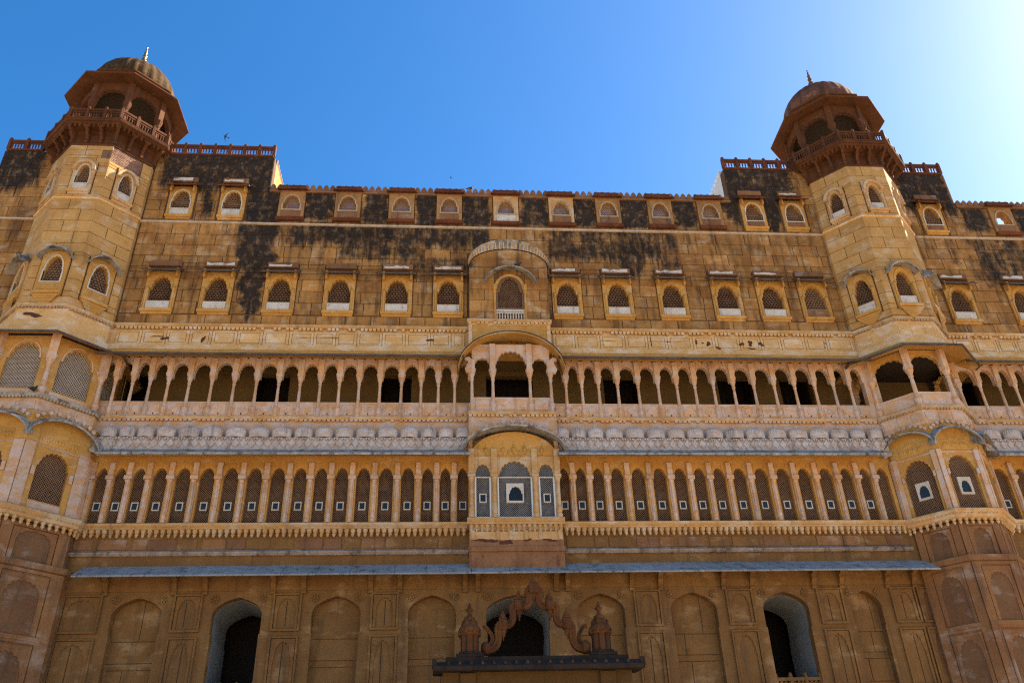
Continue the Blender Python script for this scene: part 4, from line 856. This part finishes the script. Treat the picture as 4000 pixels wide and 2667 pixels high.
    obj('belt_moulding', octring(X, Y, [(sl_-.14, 15.58), (sl_-.02, 15.64), (sl_, 15.70), (sl_, 15.75), (sl_-.2, 15.77)]), 'weathered_slate' if left else 'carved_sandstone', par)
    for k in ALL:
        f = Octo(X, Y, sl_-.02).face(k); h = (sl_-.02)/2; dentils(-h, h, .11, .03, 15.57, 15.66, -.01, 'trim_stone', par, f)
        f = Octo(X, Y, sl_-.10).face(k); h = (sl_-.1)/2
        if k in FC:
            for j in range(3): g = G(f); w = 2*h/3; g.cbox(-h+w*j+.06, -h+w*j+w-.06, -.02, .03, 15.17, 15.50, .012); obj('belt_panel', g, 'arcade_stone', par)
    # loggia
    s = P['log']; obj('loggia_floor', octring(X, Y, [(s-.1, 15.6), (s-.1, 15.72)]), 'room_dark', par); obj('loggia_ceiling', octring(X, Y, [(s-.02, 18.14), (s-.02, 18.3)]), 'room_dark', par)  # near-black floor, ceiling and back wall: loggia shade put into the colour
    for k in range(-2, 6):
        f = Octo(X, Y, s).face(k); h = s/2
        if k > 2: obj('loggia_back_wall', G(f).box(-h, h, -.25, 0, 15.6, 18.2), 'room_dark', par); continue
        if left:
            aj = .62*h; o = obj('loggia_window', G(f).arch_panel(-h, h, 15.76, 18.2, -.22, -.04, 0, aj+.02, 16.08, 17.25, aj*.86, 17.86, 'cusp', 7), 'ochre_plaster', par)
            g = G(f); g.lattice(-aj-.02, aj+.02, 16.08, 17.88, -.12, .070, .026, .02, (45, 135)); obj('lattice', g, 'lattice_pale', o)
            g = G(f); A = arch(0, aj*.98, 17.25, 17.98, 'round'); B = arch(0, aj*.90, 17.25, 17.92, 'round')
            for i in range(len(A)-1): g.add([(A[i][0], -.02, A[i][1]), (A[i+1][0], -.02, A[i+1][1]), (B[i+1][0], -.02, B[i+1][1]), (B[i][0], -.02, B[i][1])], [(0, 1, 2, 3)])
            g.cbox(-aj-.1, aj+.1, -.05, -.01, 15.82, 16.02, .012); obj('window_frame', g, 'arcade_stone', o)
        else:
            o = obj('loggia_arch', G(f).arch_panel(-h, h, 17.2, 18.2, -.2, -.02, 0, h-.13, 17.2, 17.55, h-.14, 18.02, 'cusp', 7), 'ochre_plaster', par)
            g = G(f); g.box(-h, h, -.2, -.02, 15.76, 16.40); g.cbox(-h+.16, h-.16, -.03, .0, 15.86, 16.30, .012); obj('loggia_parapet', g, 'arcade_stone', o)
    for k in range(-2, 4):
        a = radians(45*k-22.5); r = s*1.30656-.02; f = Fr(X+r*sin(a), Y-r*cos(a), a)
        arcade_col(0, par, f, -.0, 15.77, 16.4, 17.30 if not left else 17.18, 18.2, 'arcade_stone', .135, 'loggia_column')
    se = P['eave']; obj('loggia_eave', octring(X, Y, [(s-.05, 18.24), (se-.04, 17.90), (se-.04, 17.955), (P['frz']+.05, 18.42)]), 'ochre_plaster', par); obj('eave_lip', octring(X, Y, [(se-.038, 17.875), (se, 17.875), (se+.01, 17.94), (se-.038, 17.975)], True), 'dark_slate', par)
    # frieze and shaft
    s = P['frz']; obj('frieze', octring(X, Y, [(s+.08, 18.36), (s+.08, 18.62), (s, 18.66), (s, 19.45)]), 'frieze_plaster', par)
    obj('dentil_moulding', octring(X, Y, [(s, 19.44), (s+.06, 19.47), (s+.08, 19.56), (s+.08, 19.60), (s, 19.63)]), 'carved_sandstone', par)
    for k in ALL:
        f = Octo(X, Y, s+.05).face(k); h = (s+.05)/2; dentils(-h, h, .115, .03, 19.40, 19.49, .0, 'trim_stone', par, f)
        f = Octo(X, Y, s).face(k); h = s/2
        if not left:
            for j in range(3): g = G(f); w = 2*h/3; g.cbox(-h+w*j+.06, -h+w*j+w-.06, -.02, .022, 18.76, 19.28, .012); obj('frieze_panel', g, 'frieze_plaster', par)
    s = P['sh']; W1, W2 = (19.98, 1.92, .50, .33), (24.86, 1.62, .42, .26)
    core = obj('shaft', G(), 'joint_mortar', par)
    gg = G()
    for k in range(-2, 6):
        f = Octo(X, Y, s-.03).face(k); h = (s-.03)/2; hl = [(-w[2], w[2], w[0]+.2, w[0]+w[1]) for w in (W1, W2)] if k in (-2, -1, 0, 1, 2) else []
        q = G(f)
        for r in rect_minus(-h, h, 19.6, 27.44, hl): q.add([(r[0], 0, r[2]), (r[1], 0, r[2]), (r[1], 0, r[3]), (r[0], 0, r[3])], [(0, 1, 2, 3)])
        n = len(gg.v); gg.v += q.v; gg.f += [tuple(i+n for i in F) for F in q.f]
    me = bpy.data.meshes.new('shaft'); me.from_pydata(gg.v, [], gg.f); me.materials.append(MAT['joint_mortar']); core.data = me
    obj('shaft_core', octring(X, Y, [(s-.3, 19.6), (s-.3, 27.4)]), 'room_dark', par)
    zc = [19.64+.5475*i for i in range(10)]+[24.60+.05]; zc = [19.64+.5511*i for i in range(10)]+[24.68+.552*i for i in range(6)]
    zc = [z for z in zc if z < 27.2]+[27.44]; tm = 'tower_ashlar'
    for k in ALL:
        f = Octo(X, Y, s).face(k); h = s/2
        hl = [(-.54, .54, W1[0]-.03, W1[0]+W1[1]+.05), (-.46, .46, W2[0]-.03, W2[0]+W2[1]+.0)] if abs(k) < 3 else []
        hole = (-h, h*.1, 26.78, 27.36) if (left and k == 1) else ((h*.55, h, 26.75, 27.2) if left and k == 0 else None)
        if left and k == 1: hole = (-h, h*.55, 26.62, 27.40)
        for i, (a, b) in enumerate(zip(zc, zc[1:])):
            cut = [-h, -h*.0+(.3 if i % 2 else -.2), h] if s > .5 else [-h, h]
            for l, r in zip(cut, cut[1:]):
                for q in rect_minus(l, r, a, b, hl+([hole] if hole else [])):
                    if q[1]-q[0] > .05 and q[3]-q[2] > .05:
                        g = G(f); c = .011; g.cbox(q[0]+(c if q[0] > -h+.01 else 0), q[1]-(c if q[1] < h-.01 else 0), -.06, random.uniform(-.003, .003), q[2]+c, q[3]-c, .009); obj('ashlar_block', g, tm, par)
        if hole:
            z = hole[2]+.005; i = 0
            while z < hole[3]-.06:
                u = hole[0]+(-.12 if i % 2 else 0)
                while u < hole[1]-.02:
                    a, b = max(u, hole[0]), min(u+.25, hole[1])
                    if b-a > .04: g = G(f); g.cbox(a+.005, b-.005, -.08, -.018+random.uniform(-.006, .006), z+.005, z+.07, .005); obj('brick', g, 'brickwork', par)
                    u += .25
                z += .078; i += 1
        if abs(k) < 2 or (k == -2 and left) or k == 2:
            jali_window(0, W1[0], par, 1 if left else 0, f, W1[2], W1[1], W1[3], ('ochre_plaster', 'ochre_plaster' if left else 'white_stone', 'lattice_tan' if left else 'jali_stone', 'dark_slate', 'pale_trim'), 'arch', 0, corbel=True)
            jali_window(0, W2[0], par, 1 if left else 0, f, W2[2], W2[1], W2[3], ('carved_sandstone', 'pale_trim' if left else 'white_stone', 'lattice_tan' if left else 'jali_stone', 'dark_slate', 'pale_trim'), 'label', 0)
        g = G(f); h2_ = h+.02; g.prof([(-.05, 24.56), (.04, 24.57), (.07, 24.62), (.03, 24.68), (-.05, 24.685)], -h2_, h2_); obj('string_course', g, 'frieze_plaster', par)
    # --- balcony and chhatri
    obj('corbel_course', octring(X, Y, [(s+.02, 27.42), (s+.03, 27.50), (s-.02, 27.56), (s-.04, 28.12), (s+.0, 28.20), (2.04, 28.27), (2.08, 28.31)]), 'chhatri_stone', par)
    obj('balcony_floor', octring(X, Y, [(2.06, 28.31), (2.13, 28.33), (2.15, 28.38), (2.12, 28.42), (2.12, 28.48), (1.2, 28.49)]), 'chhatri_stone', par)
    for k in range(8):
        f = Octo(X, Y, 2.06).face(k); h = 1.03; g = G(f); n = 11
        for j in range(n): g.lathe(-h+2*h*(j+.5)/n, -.09, [(.01, 28.10), (.045, 28.16), (.06, 28.2), (.045, 28.23), (.07, 28.26), (.075, 28.31)], 7)
        obj('pendant_row', g, 'chhatri_stone', par, kind='stuff'); dentils(-h, h, .10, .02, 28.30, 28.37, .05, 'chhatri_stone', par, f)
        f = Octo(X, Y, s).face(k); hs_ = s/2
        for u in (-hs_, -hs_/3, hs_/3):
            w = .06; g = G(f); sp = 2.08/s
            if u == -hs_:
                a = radians(45*k-22.5); r = s*1.30656; g = G(Fr(X+r*sin(a), Y-r*cos(a), a)); u = 0
            g.prof([(-.1, 27.50), (.09, 27.52), (.12, 27.60), (.08, 27.70), (.13, 27.84), (.25, 27.95), (.24, 28.02), (.38, 28.10), (.42, 28.22), (-.1, 28.25)], u-w, u+w); obj('balcony_bracket', g, 'chhatri_stone', par)
        f = Octo(X, Y, 2.10).face(k); balustrade(f, -1.05, 1.05, 28.44, 3, par, 'chhatri_stone', .60, -.03, (1, 0))
    sc_ = 1.50
    for k in range(8):
        f = Octo(X, Y, sc_).face(k); h = sc_/2
        obj('chhatri_arch', G(f).arch_panel(-h, h, 30.1, 31.40, -.20, -.02, 0, h-.15, 30.1, 30.45, h-.16, 31.02, 'cusp', 7), 'chhatri_stone', par)
        a = radians(45*k-22.5); r = sc_*1.30656-.06; f = Fr(X+r*sin(a), Y-r*cos(a), a); w = .13
        g = G(f); g.lathe(0, 0, [(.17, 28.48), (.17, 28.75), (.12, 28.82), (.15, 28.95), (.12, 29.1), (.10, 29.8), (.13, 29.85), (.11, 29.9), (.16, 30.05), (.19, 30.2)], 8); g.box(-.13, .13, -.15, .085, 30.2, 31.38); obj('chhatri_column', g, 'chhatri_stone', par)
    obj('chhatri_ceiling', octring(X, Y, [(sc_-.02, 31.36), (sc_-.02, 31.5)]), 'room_dark', par)  # near-black colour stands in for the shade inside the chhatri
    obj('chhatri_eave', octring(X, Y, [(sc_-.08, 31.42), (sc_+.06, 31.40), (2.0, 31.33), (2.02, 31.35), (2.02, 31.40), (1.55, 31.62)]), 'red_panel' if 0 else 'chhatri_stone', par)
    obj('drum', octring(X, Y, [(1.58, 31.60), (1.58, 31.96), (1.64, 32.0), (1.64, 32.06), (1.50, 32.10)]), 'chhatri_stone', par)
    R = 1.80; prof = [(1.66, 32.05), (1.78, 32.2)]+[(R*cos(t), 32.45+R*.98*sin(t)) for t in [i*pi/2/18 for i in range(18)]]+[(.10, 32.45+R*.985)]
    g = G(Fr(X, Y)); nr = 28; m = nr*4; g.lathe(0, 0, prof, m, rib=lambda k: (1-.045*(abs(cos(pi*k/4))**6)) if left else (1-.018*(abs(cos(pi*k/4))**6))); dm = obj('dome', g, 'dome_dark' if left else 'dome_red', par, True)
    z = 34.15; g = G(Fr(X, Y)); g.lathe(0, 0, [(.36, z), (.30, z+.07), (.10, z+.12), (.07, z+.22), (.15, z+.36), (.17, z+.45), (.10, z+.55), (.06, z+.6), (.10, z+.68), (.14, z+.78), (.10, z+.88), (.05, z+.92), (.09, z+1.0), (.11, z+1.08), (.08, z+1.16), (.045, z+1.2), (.07, z+1.27), (.085, z+1.34), (.05, z+1.42), (.03, z+1.46), (.055, z+1.53), (.03, z+1.6), (.015, z+1.66), (.04, z+1.73), (.02, z+1.78)], 12); obj('finial', g, 'brass' if left else 'dome_red', dm, True)
stone('tower_ashlar', (.450, .251, .081), (.384, .199, .058), pale=(.483, .361, .224), pale_t=.60, dark=(.142, .082, .036), dark_t=.60, dark_a=.5, sc=.8, blockvar=.07)
tl = thing('tower', 'octagonal corner tower with bare brick patch under its balcony and lattice-screened loggia', 'tower')
tower(-16.93, tl, True)
tr = thing('tower', 'octagonal corner tower with open dark loggia arches and reddish smooth dome', 'tower')
tower(15.72, tr, False)
blob(-.25, 19.12, .78, .24, .015, tl, Octo(-16.93, .66, 1.66).face(0))

# ------------------------------------------------------------------ gateway in front of the central door
gate = thing('gateway', 'stone gateway with slate roof, two pinnacles and serpentine toran arch before the central door', 'gateway')
GF = Fr(.07, -4.6)
for sg in (-1, 1):
    u = sg*1.80; g = G(GF); g.cbox(u-.22, u+.22, -.35, .35, 0, 5.6, .03); g.cbox(u-.26, u+.26, -.4, .42, 5.45, 5.62, .02); g.cbox(u-.20, u+.20, -.3, .36, 5.62, 6.02, .02); obj('gate_pillar', g, 'gate_plaster', gate)
g = G(GF); g.cbox(-2.45, 2.45, -.30, .26, 5.2, 6.06, .02); obj('lintel', g, 'gate_plaster', gate)
g = G(GF); g.prof([(-.5, 6.10), (.75, 6.0), (.78, 6.03), (.78, 6.10), (.45, 6.27), (-.5, 6.27)], -2.70, 2.70); obj('gate_roof', g, 'gate_slate', gate)
g = G(GF); g.box(-2.38, 2.38, -.45, .36, 6.27, 6.40); obj('roof_slab', g, 'gate_slate', gate)
for k in range(17):
    u = -2.3+4.6*k/16; g = G(GF); g.ext([(u-.05, 6.16), (u+.05, 6.16), (u, 6.25)], .58, .66); obj('roof_knob', g, 'gate_stone', gate)
for sg in (-1, 1): g = G(GF); g.prof([(.62, 6.06), (.74, 6.06), (.72, 6.28), (.68, 6.20)], sg*2.66-.06, sg*2.66+.06); obj('roof_horn', g, 'gate_slate', gate)
for sg in (-1, 1):
    u = sg*1.75; g = G(GF); g.cbox(u-.36, u+.36, -.3, .33, 6.40, 6.50, .02); g.cbox(u-.28, u+.28, -.26, .28, 6.50, 6.56, .02); pn = obj('pinnacle_plinth', g, 'gate_slate', gate)
    g = G(GF); g.lathe(u, 0, [(.24, 6.56), (.24, 6.98), (.26, 7.0)], 8); obj('pinnacle_drum', g, 'gate_stone', pn)
    g = G(GF); g.lathe(u, 0, [(.30, 7.0), (.31, 7.04), (.27, 7.07), (.30, 7.12), (.30, 7.17), (.24, 7.24), (.20, 7.30), (.20, 7.34), (.15, 7.38), (.17, 7.41), (.15, 7.44), (.155, 7.47), (.07, 7.52), (.045, 7.58), (.05, 7.62), (.10, 7.66), (.11, 7.69), (.06, 7.73), (.035, 7.75), (.06, 7.78), (.025, 7.83), (.01, 7.87)], 12); obj('pinnacle_cap', g, 'gate_stone', pn, True)
    for j in range(8):
        a = radians(45*j+22.5); g = G(Fr(GF.o[0]+u+.285*cos(a), GF.o[1]-.285*sin(a))); g.lathe(0, 0, [(.02, 6.99), (.05, 7.03), (.05, 7.1), (.02, 7.15)], 6); obj('petal_knob', g, 'gate_stone', pn)
        g = G(Fr(GF.o[0]+u+.20*cos(a), GF.o[1]-.20*sin(a))); g.lathe(0, 0, [(.015, 7.24), (.045, 7.28), (.04, 7.33), (.015, 7.38)], 6); obj('petal_knob', g, 'gate_stone', pn)
        g = G(Fr(GF.o[0]+u+.235*cos(a), GF.o[1]-.235*sin(a))); g.lathe(0, 0, [(.03, 6.57), (.022, 6.62), (.022, 6.92), (.032, 6.97)], 6); obj('drum_rib', g, 'gate_slate', pn)
def sweep(path, w, th, mat, name, par, caps=True):
    # rectangular moulded section swept along a path in the (u,z) plane
    g = G(GF); sec = [(-th, -w), (-th*.6, -w*1.0), (0, -w*.72), (th*.6, -w), (th, -w), (th, -w*.4), (th*1.35, 0), (th, w*.4), (th, w), (-th, w)]; n = len(path); m = len(sec); pts = []
    for i, (u, z) in enumerate(path):
        a, b = path[max(0, i-1)], path[min(n-1, i+1)]; L = math.hypot(b[0]-a[0], b[1]-a[1]) or 1; tx, tz = (b[0]-a[0])/L, (b[1]-a[1])/L
        for dd, q in sec: pts.append((u-tz*q, dd, z+tx*q))
    f = [(i*m+k, i*m+(k+1) % m, (i+1)*m+(k+1) % m, (i+1)*m+k) for i in range(n-1) for k in range(m)]
    f += [tuple(range(m)), tuple(range(n*m-1, (n-1)*m-1, -1))]; g.add(pts, f); return obj(name, g, mat, par)
def catmull(P, n=7):
    out = []; Q = [P[0]]+P+[P[-1]]
    for i in range(1, len(Q)-2):
        for k in range(n):
            t = k/n; out.append(tuple(.5*((2*Q[i][j])+(-Q[i-1][j]+Q[i+1][j])*t+(2*Q[i-1][j]-5*Q[i][j]+4*Q[i+1][j]-Q[i+2][j])*t*t+(-Q[i-1][j]+3*Q[i][j]-3*Q[i+1][j]+Q[i+2][j])*t**3) for j in (0, 1)))
    return out+[P[-1]]
C0 = .03
TP = [(-1.32, 6.63), (-1.15, 6.65), (-1.02, 6.78), (-.985, 6.98), (-1.0, 7.15), (-.95, 7.27), (-.82, 7.29), (-.70, 7.28), (-.60, 7.38), (-.585, 7.55), (-.60, 7.70), (-.52, 7.79), (-.38, 7.78), (-.27, 7.75), (-.155, 7.82), (-.13, 7.97), (-.16, 8.12), (-.12, 8.22), (0., 8.23)]
for sg in (-1, 1):
    pth = catmull([(-sg*(x), z) for x, z in TP], 5); o = sweep(pth, .085, .085, 'gate_stone', 'toran_arm', gate)
    g = G(GF)
    for i in range(2, len(pth)-1, 1):
        (a, b), (c, d) = pth[i-1], pth[i+1]; L = math.hypot(c-a, d-b) or 1; nx, nz = -(d-b)/L, (c-a)/L
        for e in (.095,) if i % 2 else ():
            u_, z_ = pth[i][0]+nx*e, pth[i][1]+nz*e; g.lathe(u_, .04, [(.004, z_-.022), (.02, z_-.010), (.02, z_+.010), (.004, z_+.022)], 6)
    obj('bead_carving', g, 'gate_stone', o, kind='stuff')
    g = G(GF); u = sg*1.30; q = -sg
    # elephant head at the foot of the arm: skull, trunk raised, ear
    g.lathe(u-q*.02, 0, [(.05, 6.50), (.12, 6.55), (.15, 6.66), (.13, 6.78), (.06, 6.84)], 10); obj('elephant_head', g, 'gate_stone', o, True)
    tk = sweep(catmull([(u+q*.02, 6.72), (u+q*.14, 6.86), (u+q*.13, 7.02), (u+q*.05, 7.13), (u-q*.02, 7.22), (u-q*.09, 7.22)], 5), .045, .05, 'gate_stone', 'elephant_trunk', o)
    for bu, bz in ((.86, 7.29), (.42, 7.79)):
        u = sg*bu; g = G(GF); g.cbox(u-.11, u+.11, -.13, .14, bz-.14, bz+.13, .02); g.cbox(u-.075, u+.075, .1, .155, bz-.10, bz+.09, .015); bx = obj('toran_block', g, 'gate_stone', o)
        g = G(GF); g.lathe(u, 0, [(.10, bz+.13), (.12, bz+.17), (.08, bz+.2), (.09, bz+.24), (.04, bz+.29), (.05, bz+.31), (.02, bz+.36), (.008, bz+.41)], 9); obj('block_finial', g, 'gate_stone', bx, True)
        g = G(GF); g.lathe(u, 0, [(.005, bz-.42), (.03, bz-.37), (.02, bz-.34), (.06, bz-.30), (.05, bz-.26), (.09, bz-.22), (.08, bz-.18), (.10, bz-.14)], 9); obj('block_pendant', g, 'gate_stone', bx, True)
g = G(GF); g.cbox(-.13, .13, -.14, .16, 8.09, 8.36, .02); bx = obj('toran_crown', g, 'gate_stone', gate)
g = G(GF); g.lathe(0, 0, [(.09, 8.36), (.11, 8.40), (.08, 8.44), (.09, 8.47), (.045, 8.52), (.05, 8.55), (.02, 8.60), (.006, 8.66)], 9); obj('crown_finial', g, 'gate_stone', bx, True)
g = G(GF); g.lathe(0, 0, [(.005, 7.84), (.03, 7.88), (.02, 7.91), (.06, 7.95), (.05, 7.99), (.09, 8.03), (.10, 8.09)], 9); obj('crown_pendant', g, 'gate_stone', bx, True)

# ------------------------------------------------------------------ birds
def flyer(x, y, z, s, label, yaw, bank):
    vs = [(0, .5, 0), (.06, .3, .03), (.07, 0, .04), (.05, -.3, .02), (0, -.34, 0), (-.05, -.3, .02), (-.07, 0, .04), (-.06, .3, .03), (0, .3, -.04), (0, 0, -.06), (0, -.3, -.03),
          (.16, -.62, .0), (0, -.46, 0), (-.16, -.62, .0), (.35, .16, .10), (.95, -.28, .16), (.33, .0, .09), (-.35, .16, .10), (-.95, -.28, .16), (-.33, 0, .09)]
    fs = [(0, 1, 8), (1, 2, 9, 8), (2, 3, 10, 9), (3, 4, 10), (0, 8, 7), (7, 8, 9, 6), (6, 9, 10, 5), (5, 10, 4), (0, 7, 1), (1, 7, 6, 2), (2, 6, 5, 3), (3, 5, 4), (3, 11, 12), (5, 12, 13), (3, 12, 4), (5, 4, 12), (1, 14, 16, 2), (14, 15, 16), (7, 6, 19, 17), (17, 19, 18)]
    Rm = Matrix.Rotation(yaw, 3, 'Z') @ Matrix.Rotation(bank, 3, 'Y'); g = G(); g.v = [tuple(Vector((x, y, z))+Rm @ (Vector(v)*s)) for v in vs]; g.f = fs
    top(obj('swift', g, 'bird_dark'), label, 'bird', 'birds in the sky')
flyer(-11.47, -2.0, 27.5, .24, 'dark swift flying beside the balustrade near the ribbed dome', 2.2, 1.0)
flyer(-2.3, -1.0, 26.5, .11, 'tiny grey bird flying just above the row of merlons', 1.0, .3)
def pigeon(x, y, z, s, label, yaw=0.):
    g = G(Fr(x, y, yaw)); rings = [(-.32, .02, .02), (-.22, .05, .035), (-.08, .11, .085), (.05, .15, .10), (.13, .22, .08), (.17, .30, .05), (.20, .35, .048), (.25, .36, .03), (.31, .345, .006)]; n = 8; pts = []; f = []
    for u, h, r in rings:
        for k in range(n): a = 2*pi*k/n; pts.append((u*s, r*s*cos(a)*.9, z+(h+.06+r*sin(a)*1.1)*s))
    for i in range(len(rings)-1):
        for k in range(n): f.append((i*n+k, i*n+(k+1) % n, (i+1)*n+(k+1) % n, (i+1)*n+k))
    f += [tuple(range(n-1, -1, -1)), tuple(range((len(rings)-1)*n, len(rings)*n))]; g.add(pts, f)
    for e in (-.03, .03): g.lathe(.04*s, e*s, [(.008*s, z), (.008*s, z+.14*s)], 5)
    top(obj('pigeon', g, 'pigeon_grey', None, True), label, 'bird', 'perched pigeons')
pigeon(-16.20, -1.73, 15.77, .75, 'dark pigeon perched on the moulding below the lattice-screened loggia', 1.4)
pigeon(-1.45, .12, 26.80, .7, 'dark pigeon perched on top of the merlons', .3)
pigeon(.42, -.50, 22.26, .7, 'dark pigeon perched on the curved hood of the central bay window', .6)
g = G(); W0 = [(1.72, -.92, 14.2), (1.86, -.6, 13.9), (2.06, -.25, 13.2), (2.09, -.12, 12.2), (2.10, -.10, 11.82)]
for (a, b, c), (d, e, f_) in zip(W0, W0[1:]): g.add([(a-.011, b, c), (d-.011, e, f_), (d+.011, e, f_), (a+.011, b, c), (a, b-.015, c), (d, e-.015, f_)], [(0, 1, 2, 3), (0, 4, 5, 1), (3, 2, 5, 4)]); g.v = g.v[:-6]+[(p_[0], -p_[1] if 0 else p_[1], p_[2]) for p_ in g.v[-6:]]
g.v = [(x_, -y_, z_) for x_, y_, z_ in g.v]
top(obj('service_wire', g, 'rope_tan'), 'thin tan wire hanging from the curved hood of the central bay past a lattice window', 'wire')
# sagging cable in the gallery
g = G(); P = []
for i in range(25):
    t = i/24; P.append((1.9+1.6*t, -.25, 17.15-.35*sin(pi*t)+.35*t))
for (a, b, c), (d, e, f_) in zip(P, P[1:]): g.add([(a, b, c-.012), (d, e, f_-.012), (d, e, f_+.012), (a, b, c+.012), (a, b-.02, c), (d, e-.02, f_)], [(0, 1, 2, 3), (0, 4, 5, 1), (3, 2, 5, 4)])
top(obj('cable', g, 'cable_black'), 'black cable sagging across the open gallery arches beside the central bay', 'cable')
